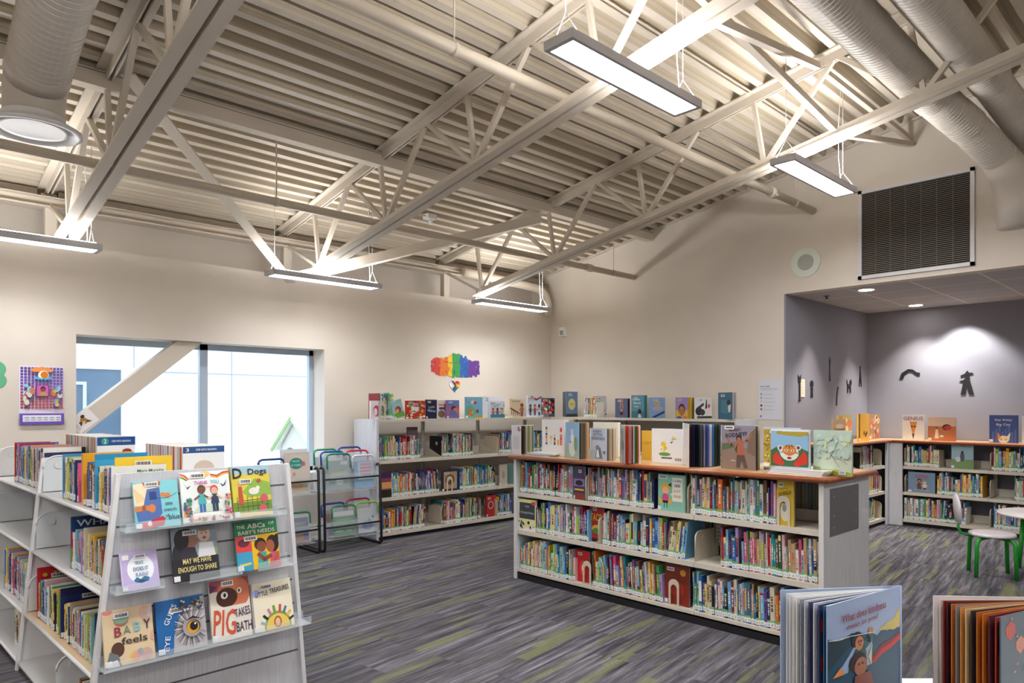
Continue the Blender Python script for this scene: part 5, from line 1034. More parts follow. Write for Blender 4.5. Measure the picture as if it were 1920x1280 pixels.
farm = [('r', 0, .3, 1, .84, 'd8c84a'), ('r', 0, .84, 1, 1, 'a4c4d0'), ('p', [(.25, .5), (.6, .75), (1, .65), (1, .4), (.4, .38)], '8fb44a'), ('r', 0, 0, 1, .3, '6e9038')]+[('l', [(.1+.13*i, .1), (.1+.13*i, .4)], .014, '4a5a2a') for i in range(7)]+[('l', [(.08, .2), (.92, .22)], .014, '4a5a2a'), ('l', [(.08, .32), (.92, .34)], .014, '4a5a2a'), ('d', .55, .5, .14, .07, 'e8e4dc'), ('d', .66, .56, .05, .04, 'e8e4dc'), ('p', [(.13, .25), (.26, .25), (.24, .6), (.15, .6)], 'c0503a'), ('d', .2, .65, .05, .05, 'd8a080'), ('d', .7, .7, .06, .04, 'b05a3a'), ('d', .8, .35, .1, .08, 'c85a6a'), ('d', .75, .15, .1, .08, 'c85a6a'), ('p', [(0, 0), (1, 0), (1, .07), (0, .1)], 'e8d8a0')]
cartface(441, 512, 874, 0, 'yellow green farm picture book titled D is for Dogs', 'c8ba50', farm, [('D', .15, .87, .24, .2, '2a2228'), ('is', .3, .86, .05, .05, '2a2228'), ('and', .45, .93, .1, .03, '5a4a3a'), ('Dogs', .68, .86, .5, .12, '2a2228'), ('Greg Paprocki', .5, .04, .4, .035, '6a5a30')][:1]+[('Dogs', .68, .87, .5, .15, '2a2228')], barcode=(.34, .70), th=.02)
cartface(231, 301, 1034, 1, 'lilac board book titled WHY DOES IT RAIN?', 'b8a8d4', [('d', .52, .53, .36, .37, 'e4e8ee'), ('p', [(.3, .25), (.4, .33), (.5, .27), (.6, .34), (.75, .28), (.7, .2), (.52, .16), (.36, .2)], '2a6a9a'), ('p', [(.36, .2), (.5, .26), (.66, .22), (.52, .16)], '24486a'), ('r', .05, .8, .23, .93, 'e8e8ea'), ('r', .0, .0, .02, 1, 'd8d4e4')], [('BIG', .14, .87, .14, .06, 'c03a4a'), ('WHY', .5, .7, .24, .1, '5a8a9a'), ('DOES IT', .52, .54, .4, .1, '4a6a8a'), ('RAIN?', .54, .39, .34, .1, '7a8ab0')][1:], barcode=(.52, .86))
ms = [('r', 0, .45, 1, 1, '8a98a4'), ('r', .6, .3, 1, .6, '8a9478'), ('d', .14, .5, .14, .22, '2a2c34'), ('d', .32, .82, .22, .17, '241e24'), ('d', .4, .75, .17, .14, '9a6a58'), ('p', [(.55, .8), (.62, .74), (.54, .7)], '9a6a58'), ('d', .22, .78, .16, .2, '241e24'), ('d', .72, .84, .14, .14, 'd8b8a8'), ('d', .72, .95, .12, .05, '9a8478'), ('d', .67, .87, .015, .015, '3a2a24'), ('d', .77, .87, .015, .015, '3a2a24'), ('d', .72, .78, .04, .025, '9a4a44'), ('p', [(.55, .4), (.95, .4), (.9, .68), (.6, .7)], 'd4d4d8'), ('p', [(.15, .4), (.55, .4), (.5, .62), (.25, .64)], '34303c'), ('r', 0, 0, 1, .42, '26242c')]
cartface(327, 413, 989, 1, 'dark photo picture book titled MAY WE HAVE ENOUGH TO SHARE', '3a3a44', ms, [('MAY WE HAVE', .52, .37, .62, .1, 'e8dc90'), ('ENOUGH TO SHARE', .52, .22, .84, .1, 'e8dc90'), ('Richard Van Camp', .55, .08, .6, .045, 'a89ab0')][:2], barcode=(.4, .9))
ab_ = [('r', 0, .7, 1, 1, '23865a'), ('r', 0, .38, .36, .7, 'd8424a'), ('r', 0, 0, .36, .38, '3f9ac4'), ('r', .36, 0, 1, .7, 'e8b81c'), ('d', .18, .56, .13, .08, '6a2a3a'), ('l', [(.06, .12), (.3, .14)], .05, 'e0d04a'), ('d', .56, .5, .14, .13, '33201c'), ('d', .58, .45, .11, .11, '8a4a34'), ('d', .85, .48, .15, .18, '2a1c1e'), ('d', .97, .6, .07, .07, '2a1c1e'), ('d', .79, .44, .1, .13, 'a05a3c'), ('p', [(.45, .0), (.72, .0), (.68, .34), (.5, .34)], '3aa09a'), ('p', [(.72, 0), (1, 0), (.98, .3), (.8, .32)], 'c8506a'), ('l', [(.5, .3), (.62, .18), (.78, .24)], .09, '8a4a34'), ('l', [(.95, .28), (.86, .1), (.75, .06)], .07, 'a05a3c')]
cartface(447, 527, 976, 1, 'green and yellow board book titled THE ABCs OF BABY\'S NEEDS', '23865a', ab_, [('THE', .14, .89, .19, .07, 'ece8d8'), ('ABCs', .5, .89, .42, .1, 'ece8d8'), ('OF', .86, .91, .14, .06, 'ece8d8'), ("BABY'S NEEDS", .5, .77, .85, .08, 'ece8d8')], barcode=(.34, .64))
bf = [('d', .1, .97, .1, .05, 'd88a80'), ('d', .36, .8, .15, .12, 'b0745a'), ('d', .36, .83, .16, .1, '8aa890'), ('d', .84, .86, .12, .13, 'd8b0a0'), ('d', .96, .85, .09, .1, 'd8c8c0'), ('d', .26, .29, .13, .13, '5a3a30'), ('p', [(0, 0), (.1, .28), (.26, .2), (.32, .0)], '6a7478'), ('p', [(.05, 0), (.28, .0), (.24, .12), (.08, .1)], 'd8d8dc'), ('d', .6, .12, .13, .1, 'e0c060'), ('d', .62, .11, .1, .09, 'd8a090'), ('d', .82, .12, .13, .11, 'c8a8a0'), ('d', .7, .18, .06, .06, '9aa4b0'), ('d', .98, .42, .05, .09, 'd8a090')]
cartface(198, 292, 1140, 2, 'beige picture book titled BABY feels with babies', 'dcc4a0', bf, [('B', .28, .6, .14, .17, '9a2f4c'), ('A', .46, .61, .15, .15, '6a8a78'), ('B', .67, .63, .14, .16, '7ab8c0'), ('Y', .87, .65, .15, .17, '4a2f4c'), ('feels', .6, .42, .52, .13, '3a3234')], barcode=(.36, .88))
og = [('p', [(.3, 0), (1, 0), (1, .98), (.75, .9), (.45, .6), (.33, .3)], 'b4b0b4')]+[('l', [(.68+.1*math.cos(a), .42+.1*math.sin(a)), (.68+.34*math.cos(a), .42+.36*math.sin(a))], .016, ['5a5258', 'd8d4d4', '8a8288'][i % 3]) for i, a in enumerate([2*PI*k/44 for k in range(44)]) if .68+.34*math.cos(a) < 1 and .42+.36*math.sin(a) > 0]+scatter(61, 40, ['e0dcdc', '4a464c'], (.45, .7, 1, .98), .028)+[('d', .7, .42, .2, .19, 'a49ea4'), ('d', .72, .42, .145, .13, '3a342c'), ('d', .71, .41, .13, .12, 'd8a02a'), ('d', .73, .43, .085, .085, '1c1a2c'), ('d', .76, .47, .02, .02, 'e8e8f0'), ('p', [(.55, .55), (.72, .62), (.92, .54), (.72, .57)], '2a2428')]
cartface(298, 390, 1122, 2, 'blue picture book titled EYE GUESS with an owl face', '1f66a8', og, [('EYE', .18, .2, .3, .09, 'dfe8ee', 80), ('GUESS', .28, .72, .44, .1, 'dfe8ee', 62), ('Phyllis', .2, .93, .2, .03, 'c8b878'), ('Limbacher', .24, .88, .26, .03, 'c8b878')][:2], barcode=(.42, .78))
pg = [('r', 0, .82, 1, 1, 'a04a5a'), ('d', .6, .75, .42, .28, 'd87a5a'), ('d', .42, .7, .27, .16, '4a2a20'), ('d', .36, .74, .09, .06, 'f0ece4'), ('d', .37, .74, .035, .035, '1a1414'), ('d', .75, .78, .06, .05, 'f0ece4'), ('d', .74, .78, .025, .025, '1a1414'), ('d', .62, .68, .04, .03, '4a2a20'), ('p', [(0, .95), (.2, .9), (.02, .8)], '5a2a5a'), ('r', 0, 0, 1, .55, 'e4ded2')]
cartface(400, 474, 1086, 2, 'picture book titled PIG TAKES A BATH with a brown faced pig', 'e4ded2', pg, [('PIG', .32, .3, .56, .42, 'd0583a', -6), ('TAKES', .78, .42, .4, .14, '4a2a5a', 6), ('A', .62, .28, .06, .08, '4a2a5a'), ('BATH', .8, .18, .42, .16, '4a2a5a')][:2]+[('BATH', .8, .18, .4, .16, '4a2a5a')], th=.02, barcode=(.45, .93))
lt = [('r', 0, 0, .02, 1, '9a8ac0'), ('d', .58, .06, .34, .3, '8aa04a'), ('d', .58, .04, .3, .27, 'e8c860'), ('d', .58, .14, .1, .12, 'b0683a'), ('d', .58, .14, .06, .08, 'e8c0a0')]+[('l', [(.58+.32*math.cos(a), .06+.3*math.sin(a)), (.58+.42*math.cos(a), .06+.42*math.sin(a))], .06, c) for a, c in ((.3, '3a3a3a'), (.65, 'e0b03a'), (1.0, '4a7a9a'), (1.35, 'c84a3a'), (1.75, '7a9a3a'), (2.1, 'c87a9a'), (2.5, '2a2a2a'), (2.85, '8ab0d0'))]+[('d', .1, .8, .09, .07, 'a8b0e0')]
cartface(479, 553, 1090, 2, 'cream board book titled LITTLE TREASURES with a half circle of figures', 'ece4cc', lt, [('LITTLE', .24, .77, .3, .09, '2f3050', 4), ('TREASURES', .69, .81, .5, .1, '2a2a2c', 5), ('Jacqueline Ayer', .4, .94, .4, .03, 'b09a8a')][:2], th=.02, barcode=(.36, .9))

# ---- books on the left side of the cart, spines toward the left ----
q2 = random.Random(5)
def cartrow(y0, y1, zi, where, avg=.016, hs=(.2, .28)):
    """from local y0 (near) to y1 (far) on shelf zi; first is the farthest"""
    z = CZ[zi]; x = sidex(z)+.03; o = cw(x, y1, z); row(True, o, -PI/2+CR, y1-y0, avg, q2, where, 'books '+where, 'storybook', green=False, hs=hs)
def hity(u, zi):       # local y where column u meets the front of shelf zi
    z = CZ[zi]; x = sidex(z)+.03; P = cw(x, 0, 0); D = CM.to_3x3() @ Vector((0, 1, 0)); rx, ry = ray(u)
    t = (P.x*D.y-P.y*D.x)/(rx*D.y-ry*D.x); return (rx*t-P.x)*D.x+(ry*t-P.y)*D.y
yA = .04
F3 = hity(118, 3); F2 = hity(130, 2); F1 = hity(66, 1)-.02; L3 = F3-yA; L2 = F2-yA; L1 = F1-yA
cartrow(yA+.72*L3, F3-.024, 3, 'farthest stretch of cart top shelf', .015, (.19, .23)); cartrow(yA+.38*L3, yA+.55*L3, 3, 'middle stretch of cart top shelf', .014, (.19, .23)); cartrow(yA+.14, yA+.34*L3, 3, 'nearest stretch of cart top shelf', .012, (.18, .215))
cartrow(yA+.62*L2, F2-.05, 2, 'cart second shelf, before the WHAT book', .016, (.17, .215)); cartrow(yA+.04, yA+.56*L2, 2, 'cart second shelf, behind the pumpkin book', .014, (.16, .215))
cartrow(yA+.6*L1, F1-.05, 1, 'cart third shelf, before the red book', .016, (.19, .225)); cartrow(yA+.16, yA+.52*L1, 1, 'cart third shelf, behind the tiger book', .015, (.17, .21))
cartrow(mid1+.04, hity(22, 3)-.12, 3, 'top shelf of cart, far bay', .017, (.2, .26))
cartrow(mid1+.04, hity(8, 1), 1, 'third shelf of cart, far bay', .022, (.2, .26))
cartrow(mid1+.04, mid1+.3, 0, 'lowest shelf of cart, far bay', .024, (.2, .25))
cartrow(mid1+.04, mid1+.1, 2, 'second shelf of cart, far bay', .02, (.2, .25))
cartrow(yA+.02, yA+.25, 0, 'lowest shelf of cart, near bay', .02, (.16, .2))
# a few covers seen face-on within those rows (first book of a row shows its front)
def cartcover(yl, zi, w, h, label, bg, shapes, ts, th=.012, x=None, **k):
    z = CZ[zi]; xx = sidex(z)+.028 if x is None else x
    return face_book(label, w, h, th, bg, shapes, ts, cw(xx, yl, z), CR, name='storybook', **k)
cartcover(yA+.065, 3, .235, .225, 'white picture book by Mary Murphy, first on the cart top shelf', 'e4e4dc', [('p', [(.05, .4), (.3, .5), (.28, .8), (.06, .85)], '8a78b8'), ('l', [(.1, .4), (.2, .1)], .03, '3a3040')], [('Mary Murphy', .7, .88, .5, .08, '3f7a4a')], barcode=(.5, .72), x=.0)
cartcover(yA+.58*L3, 3, .235, .262, 'golden yellow picture book with a white shape on the cart top shelf', 'e0a02a', [('p', [(.25, 0), (.5, .45), (.75, .3), (.9, 0)], 'e4e2dc'), ('d', .4, .72, .1, .07, 'd8c8d0')], [('Bad', .68, .82, .4, .1, '2a3a6a')], th=.03, barcode=None)
cartcover(yA+.36*L3, 3, .235, .268, 'sky blue picture book just behind the bright yellow one on the cart', '3aa0cc', [('r', 0, .9, 1, 1, '2a8ab8')], [], barcode=None)
cartcover(yA+.12, 3, .25, .262, 'bright yellow picture book second on the cart top shelf', 'ecc83a', [('r', .2, .72, .85, .86, 'e4c030')], [('CAMPFIRE', .55, .79, .55, .07, 'd09c18')], barcode=(.48, .88), x=.03)
cartcover(yA+.58*L2, 2, .22, .235, 'cream picture book with a curl on the cart second shelf', 'd4c8b4', [('d', .4, .5, .25, .2, '4a4a5a'), ('d', .4, .5, .15, .12, 'd4c8b4')], [], barcode=None)
cartcover(yA+.55*L1, 1, .235, .25, 'navy and pink picture book in the middle of the cart third shelf', '24306a', [('r', 0, .85, 1, 1, '1a2450'), ('r', .1, .1, .9, .7, '8a5a9a')], [], barcode=(.55, .8))
cartcover(F3-.02, 3, .2, .24, 'blue spined picture book with a cream tree, top shelf far end', '4a8ab4', [('d', .55, .6, .32, .3, 'e0d4a4'), ('r', .45, .1, .6, .35, 'd8c8c0')], [('R', .55, .45, .2, .15, '7a2a3a')], th=.02)
cartcover(F2-.045, 2, .24, .262, 'navy picture book titled WHAT on the cart second shelf', '1f3f70', [('p', [(0, 0), (.6, 0), (.5, .45), (0, .4)], '9aa83a'), ('p', [(0, .4), (.25, .45), (.2, .7), (0, .72)], 'c02a30')], [('WHAT', .52, .87, .85, .13, 'd8dce0')], barcode=None)
cartcover(yA+.0, 2, .21, .225, 'dark teal picture book with an orange pumpkin on cart second shelf', '17504e', [('d', .55, .12, .35, .15, 'e07a24'), ('p', [(.1, .3), (.25, .45), (.2, .3)], '6aa03a'), ('d', .5, .55, .1, .07, 'e8b83a')], [('P', .3, .75, .3, .2, 'e8c83a')], barcode=None, x=-.03)
cartcover(F1-.045, 1, .24, .275, 'bright red picture book with yellow letters on cart third shelf', 'c41f26', [('p', [(.2, .35), (.35, .15), (.55, .12), (.5, .22), (.35, .28)], '2f3a8a'), ('d', .15, .85, .05, .04, 'e8b83a')], [('D', .15, .5, .2, .2, 'e8b82c'), ('Bb', .5, .85, .35, .12, 'd8a030')], barcode=(.42, .82))
cartcover(yA+.0, 1, .22, .22, 'orange and teal picture book titled ROAR on the cart third shelf', 'e06a1e', [('r', 0, .55, 1, 1, '2a6a6a'), ('d', .5, .72, .3, .08, 'e8b83a'), ('d', .4, .08, .12, .08, 'd8b83a')], [('ROAR', .5, .38, .75, .24, '2a2024')], barcode=(.6, .88), x=-.06)
cartcover(yA+.09, 1, .23, .245, 'dark blue picture book with a tiger leaf pattern on cart', '1d3f6e', [('p', [(.1, .1), (.5, .2), (.4, .5)], 'e07a24'), ('d', .5, .75, .3, .18, 'd8742a'), ('d', .5, .7, .2, .1, '1a1a1e')], [], barcode=None, x=-.06)
cartcover(hity(24, 3)-.08, 3, .2, .26, 'red and rainbow picture book titled Your at the far cart end', 'd8772a', [('r', 0, 0, .05, 1, 'c82a2c'), ('r', 0, .95, 1, 1, 'd8302c'), ('p', [(.1, .6), (.5, .7), (1, .3), (1, .15), (.5, .5), (.1, .45)], 'c8305a'), ('p', [(.1, .4), (.5, .35), (1, .1), (1, 0), (.4, .2), (.1, .3)], '2a6aa0'), ('p', [(0, 0), (.9, 0), (.3, .22), (.05, .15)], '3a2a24')], [('Your', .5, .78, .6, .14, 'f0e8e0')], th=.016)
cartcover(hity(10, 1)+.0, 1, .2, .25, 'blue picture book with a flying figure on far cart third shelf', '4a8ac0', [('d', .3, .8, .12, .06, 'a04a34'), ('p', [(0, 0), (.6, 0), (.5, .3), (0, .35)], 'e8b82c'), ('d', .35, .45, .15, .1, 'd07040'), ('d', .6, .3, .18, .15, '4a3a7a')], [], th=.02)
for y, zi, l in ((mid1-.03, 3, 'top'), (mid1-.03, 2, 'second'), (mid1-.03, 1, 'third'), (.62, 0, 'lowest')):
    z = CZ[zi]; bookend('white rounded plastic bookend on the cart near bay, '+l+' shelf', cw(sidex(z)+.015, y, z), CR-PI/2, 'plate', 'd6d9db', h=.21 if zi else .2, d=.25, group='white bookends on the cart') if 0 else None
    b = MB(); m = mat('d6d9db', .35); w_, h_ = .235, .205
    pts = roundrect(w_, h_, .07, 7, (0, 0, 0, 1)); b.prism(pts, -.006, 0, 'y', m)
    b.tube([(p[0], -.006, p[1]) for p in pts[2:]], .005, mat('e6e8ea', .3), 6)
    b.prism([(.075+.02*math.cos(2*PI*i/20), .15+.02*math.sin(2*PI*i/20)) for i in range(20)], -.012, 0, 'y', m)
    tag(b.build('bookend', loc=cw(sidex(z)+.015, y, z+.006), rz=CR), 'white rounded plastic bookend on the cart near bay, '+l+' shelf', 'bookend', 'white bookends on the cart')
for zi, l in ((2, 'second'), (3, 'top')):
    z = CZ[zi]; b = MB(); m = mat('d6d9db', .35); pts = roundrect(.235, .205, .07, 7, (0, 0, 0, 1)); b.prism(pts, -.006, 0, 'y', m); b.tube([(p[0], -.006, p[1]) for p in pts[2:]], .005, mat('e6e8ea', .3), 6)
    b.prism([(.075+.02*math.cos(2*PI*i/20), .15+.02*math.sin(2*PI*i/20)) for i in range(20)], -.012, 0, 'y', m)
    tag(b.build('bookend', loc=cw(sidex(z)+.015, mid2-.03, z+.006), rz=CR), 'white rounded plastic bookend on the cart far bay, '+l+' shelf', 'bookend', 'white bookends on the cart')
# ---- readers on top of the cart ----
def toprow(lx, y0, y1, label, bg, shapes, ts, h, w, where, cover='2', avg=.0055):
    n = 0; P = CM.inverted() @ Vector((lx, 0, 0)); x = P.x
    y = y0+.008; q3 = random.Random(int(y0*100)); i = 0
    while y < y1:
        th = q3.uniform(.006, .011) if avg < .01 else q3.uniform(.01, .02)
        col = q3.choices(['white', 'cream', 'pale yellow', 'orange', 'red', 'sky blue', 'navy', 'grey', 'pale pink', 'green', 'dark red', 'lilac'], [9, 6, 3, 2, 2, 3, 2, 4, 2, 1, 1, 2])[0]
        b = MB(); c = mat(HEX[col], .4); b.box(0, w, 0, th, 0, h+q3.uniform(-.006, 0), mat('e4e2de', .6)); b.box(-.0008, .0006, 0, th, 0, h-.002, c)
        b.box(-.0014, 0, .001, th-.001, .02, .045, M_WHITE)
        i += 1; tag(b.build('reader_booklet', loc=cw(x, y, 1.0812), rz=CR), f'thin {col} edged reader booklet, {ORD(i)} back from the cover {where}', 'book', 'thin readers '+where); y += th+.0008
    face_book(label, w, h, .006, bg, shapes, ts, cw(x, y0, 1.08), CR, name='reader_booklet', barcode=None, tag_corner=False)
yR2 = (CM.inverted() @ Vector((1.38, 3.79, 0))).y; yR1 = (CM.inverted() @ Vector((1.24, 4.75, 0))).y
toprow(1.38, yR2, yR2+.55, 'white reader with a blue band numbered 3 on the cart top', 'e4e4e4', [('r', 0, .84, 1, 1, '2a5288'), ('d', .5, .45, .25, .2, 'c8b8a8')], [('3', .1, .92, .07, .09, 'f0f0f0'), ('STEP INTO READING', .55, .92, .5, .05, 'e8eef4'), ('Spider', .45, .74, .4, .06, '8a8478')][:2], .21, .215, 'in the nearer top row')
toprow(1.24, yR1, yR1+.7, 'white reader with a blue STEP INTO READING band numbered 2', 'e6e6e6', [('r', 0, .78, 1, 1, '1a4a8c'), ('d', .2, .89, .1, .09, '1f9a8a'), ('d', .78, .62, .13, .07, '8a3a34')], [('2', .2, .89, .07, .11, 'f0f0f0'), ('STEP INTO READING', .62, .89, .5, .05, 'e8eef4')], .235, .21, 'in the farther top row')

# ================= hanging bag racks below the window =================
def rack(x0, x1, y, label):
    o = empty('bag_rack', (x0, y, 0)); w = x1-x0; m = M_BLACK
    for x in (0, w):
        one(lambda b: b.tube([(x, .10, .86), (x, .075, .875), (x, .045, .865), (x, .03, .84), (x, -.0, .06), (x, .0, .03), (x, .03, .016), (x, .42, .016), (x, .46, .02)], .014, m, 10), 'side_frame', o)
    for z, yy in ((.745, .03), (.25, .01)):
        one(lambda b: b.tube([(0, yy, z), (w, yy, z)], .009, m, 8), 'front_rail', o); one(lambda b: b.tube([(0, .46, z-.05), (w, .46, z-.05)], .009, m, 8), 'rear_rail', o)
        one(lambda b: (b.box(.02, w-.02, yy+.015, yy+.02, z, z+.05, M_ACR), b.box(.02, w-.02, yy+.02, .39, z-.14, z-.135, M_ACR)), 'clear_tray', o)
    tag(o, label, 'rack')
RY = 6.2
r1 = onY(601, 6.56)[0]
rack(3.53, 4.205, 6.5, 'black tube rack of clear book bags beside the wall bookcase'); rack(2.72, 3.47, 6.5, 'black tube rack of clear book bags behind the slatted cart end')
def bag(x, y, z, w, h, rim, label, inner=None, tilt=-.12, text=None, d=.06):
    o = empty('book_bag', (x, y, z)); o.rotation_euler = (tilt, 0, 0); M = M_BIN
    def body(b):
        b.box(0, w, 0, .0015, 0, h*.94, M); b.box(0, w, d, d+.0015, 0, h*.94, M); b.box(0, .0015, 0, d, 0, h*.94, M); b.box(w-.0015, w, 0, d, 0, h*.94, M); b.box(0, w, 0, d, 0, .0015, M)
    one(body, 'clear_sleeve', o); mr = mat(rim, .35)
    one(lambda b: b.tube([(0, .01, h*.6), (0, .01, h*.92), (.012, .01, h*.97), (.04, .01, h), (w-.04, .01, h), (w-.012, .01, h*.97), (w, .01, h*.92), (w, .01, h*.6)], .011, mr, 8), 'coloured_handle', o)
    tag(o, label, 'book bag', 'clear book bags in the racks')
    if not inner:
        c_ = R.choice(['c8d4dc', 'dcc8b8', 'b8ccc0', 'd8d0a8', 'c4b8d0', 'a8bcd0']); k_ = R.choice(['d8705a', '5a88b0', 'e0b84a', '6a9a6a', '8a6a9a'])
        inner = (c_, [('r', .12, .55, .88, .85, k_), ('d', .5, .3, .22, .14, R.choice(['e8e0d0', 'd87a5a', '4a6a8a']))], [], ' '.join(('book inside the '+label.replace('clear book bag', 'bag')).split()[:16]))
    if inner:
        bg, shp, ts, lb = inner
        f = face_book(lb, w*.86, h*.8, .012, bg, shp, ts, (x+w*.07, y+.012+.03*math.sin(-tilt), z+.004), 0, barcode=None, tilt=-tilt, tag_corner=False, name='bagged_book')
B1, B2 = .622, .132      # bag feet heights
bag(3.62, 6.58, B1, .27, 0.38, '1f8a6a', 'clear book bag with dark green handle, front of the upper row', ('8fa4a0', [('r', .1, .5, .9, .62, 'b0b48a'), ('d', .5, .25, .2, .1, 'd0d4d0'), ('r', .6, .85, .95, .97, 'c8ccd0')], [], 'grey green book inside the bag with dark green handle'))
bag(3.60, 6.67, B1, .27, 0.40, '1f4fa0', 'clear book bag with blue handle, upper row')
bag(3.58, 6.78, B1, .27, 0.42, '23906a', 'clear book bag with green handle, back of the upper row', ('e0d8d0', [('d', .3, .6, .15, .2, 'd8b03a')], [], 'white and yellow book inside a bag with green handle'))
bag(3.92, 6.58, B1, .27, 0.35, 'd8dce2', 'clear book bag holding the blue pink book', ('5fa0c8', [('r', .2, .3, 1, .98, 'b8d4e4')]+[('r', .3, .45+.13*i, .9, .53+.13*i, 'd87a9a') for i in range(4)], [], 'blue and pink book inside a clear bag'))
bag(3.90, 6.67, B1, .27, 0.40, 'd02a4a', 'clear book bag with red handle, upper row'); bag(3.88, 6.80, B1, .28, 0.43, '2a3f90', 'clear book bag with navy handle, back of upper row')
bag(3.66, 6.56, B2, .28, 0.32, '2a8a5a', 'clear book bag with green handle and printed sheet, lower row', ('4f8f5a', [('r', 0, .8, 1, 1, 'd8dcd8'), ('l', [(.15, .65), (.85, .65)], .02, 'a8d0a8'), ('l', [(.35, .5), (.65, .5)], .02, 'a8d0a8'), ('l', [(.1, .2), (.45, .2)], .03, 'dcecd8'), ('l', [(.6, .2), (.85, .2)], .03, 'dcecd8')], [], 'green printed sheet inside the lower green handled bag'))
bag(3.60, 6.66, B2, .27, 0.34, '23409a', 'clear book bag with blue handle, lower row'); bag(3.95, 6.56, B2, .27, 0.33, '8fc63a', 'clear book bag with lime green handle, lower row', ('c8ccd0', [('d', .5, .3, .3, .2, '7a94c0'), ('d', .6, .5, .06, .06, '2a2a34'), ('d', .8, .6, .06, .06, '2a2a34')], [], 'white spotted book inside the lime handled bag'))
bag(3.90, 6.66, B2, .28, 0.36, 'a81f4a', 'clear book bag with crimson handle, lower row')
bag(3.15, 6.56, B2, .26, 0.30, '1f7a5a', 'clear book bag with green handle holding the breakfast book', ('4f6490', [('d', .5, .2, .3, .14, 'a87a4a'), ('r', 0, 0, 1, .08, 'c86a4a')], [('BREAKFAST', .5, .75, .8, .14, 'd8b83a')], 'blue breakfast book inside the green handled bag'))
bag(2.99, 6.66, B2, .26, 0.32, '3f9a6a', 'clear book bag with pale green handle, lower row of the half hidden rack'); bag(2.91, 6.76, B2, .28, 0.36, '1f7a90', 'clear book bag with teal handle, back of half hidden rack', ('9ac0d4', [('r', .1, .4, .9, .7, 'b8d8e0')], [], 'pale blue book inside the teal handled bag'))
bag(2.89, 6.59, B1, .26, 0.36, '23307a', 'clear book bag with navy handle just behind the farm book'); bag(3.15, 6.60, B1, .27, 0.18, '8fa0b8', 'short clear book bag lying low in the half hidden rack', ('d0b890', [('d', .5, .5, .3, .3, 'd89a5a')], [], 'orange cream book low in the half hidden rack'))
face_book('cream book with a teal oval titled WHAT IN ... standing in the rack', .27, .29, .012, 'dcd0c4', [('d', .45, .62, .27, .2, '2f9a90'), ('d', .75, .6, .06, .09, 'd86a6a'), ('d', .35, .25, .06, .07, 'e0a080')]+[('l', [(.1+.2*i, .1), (.1+.2*i, .3)], .006, 'c8a898') for i in range(4)], [("WHAT'S", .44, .7, .3, .07, 'e8f0ec'), ('IN THERE?', .44, .56, .4, .07, 'e8f0ec')][:2], (3.15, 6.60, .745), 0, tilt=.1, barcode=None, tag_corner=False, name='picture_book')
face_book('white book standing behind the teal oval book in the rack', .29, .30, .02, 'd8dce0', [], [], (3.15, 6.68, .765), 0, tilt=.1, barcode=None, tag_corner=False, name='picture_book')

# ================= chair and table in the alcove =================
def chair(x, y, ang):
    o = empty('child_chair', (x, y, 0), ang); G = mat('22952f', .3); Wh = mat('d6d0d4', .35)
    one(lambda b: b.lathe([(0, .352), (.16, .352), (.178, .358), (.182, .368), (.176, .38), (.15, .384), (0, .378)], (0, 0, 0), Wh, 40), 'seat', o)
    for a in (45, 135, 225, 315):
        c, s = math.cos(math.radians(a)), math.sin(math.radians(a))
        one(lambda b: b.tube([(c*.03, s*.03, .342), (c*.14, s*.14, .34), (c*.17, s*.17, .332), (c*.192, s*.192, .31), (c*.2, s*.2, .28), (c*.212, s*.212, .0)], .0165, G, 12), 'leg', o)
    one(lambda b: b.tube([(-.15, 0, .345), (-.2, 0, .35), (-.235, 0, .365), (-.255, 0, .40), (-.262, 0, .46)], .011, G, 10), 'back_support', o)
    bk = MB(); bk.x = Matrix.Translation((-.262, 0, .575)) @ Matrix.Rotation(math.radians(-94), 4, 'Y')
    bk.lathe([(0, -.012), (.12, -.012), (.137, -.006), (.14, .002), (.135, .012), (0, .014)], (0, 0, 0), Wh, 36); bk.build('backrest', o)
    tag(o, 'small child chair with green tube legs and round white seat', 'chair')
chair(7.36, 1.56, math.radians(-66))
tb = empty('child_table', (8.12, 1.22, 0))
one(lambda b: b.lathe([(0, .475), (.42, .475), (.45, .48), (.455, .49), (.45, .5), (0, .5)], (0, 0, 0), mat('d8d2d4', .35), 48), 'table_top', tb)
one(lambda b: (b.prism([(-.38, -.1), (-.3, .1), (-.12, .22), (.05, .1), (-.1, -.1), (-.25, -.2)], .5, .501, 'z', mat('d8742a', .4)), b.prism([(-.3, -.05), (-.2, .08), (-.08, .06), (-.16, -.08)], .501, .502, 'z', mat('e8c070', .4))), 'orange_print', tb)
for a in (45, 135, 225, 315):
    c, s = math.cos(math.radians(a)), math.sin(math.radians(a)); one(lambda b: b.tube([(c*.3, s*.3, .475), (c*.34, s*.34, 0)], .018, mat('22952f', .3), 12), 'leg', tb)
tag(tb, 'low round white child table with orange print beside the green chair', 'table')

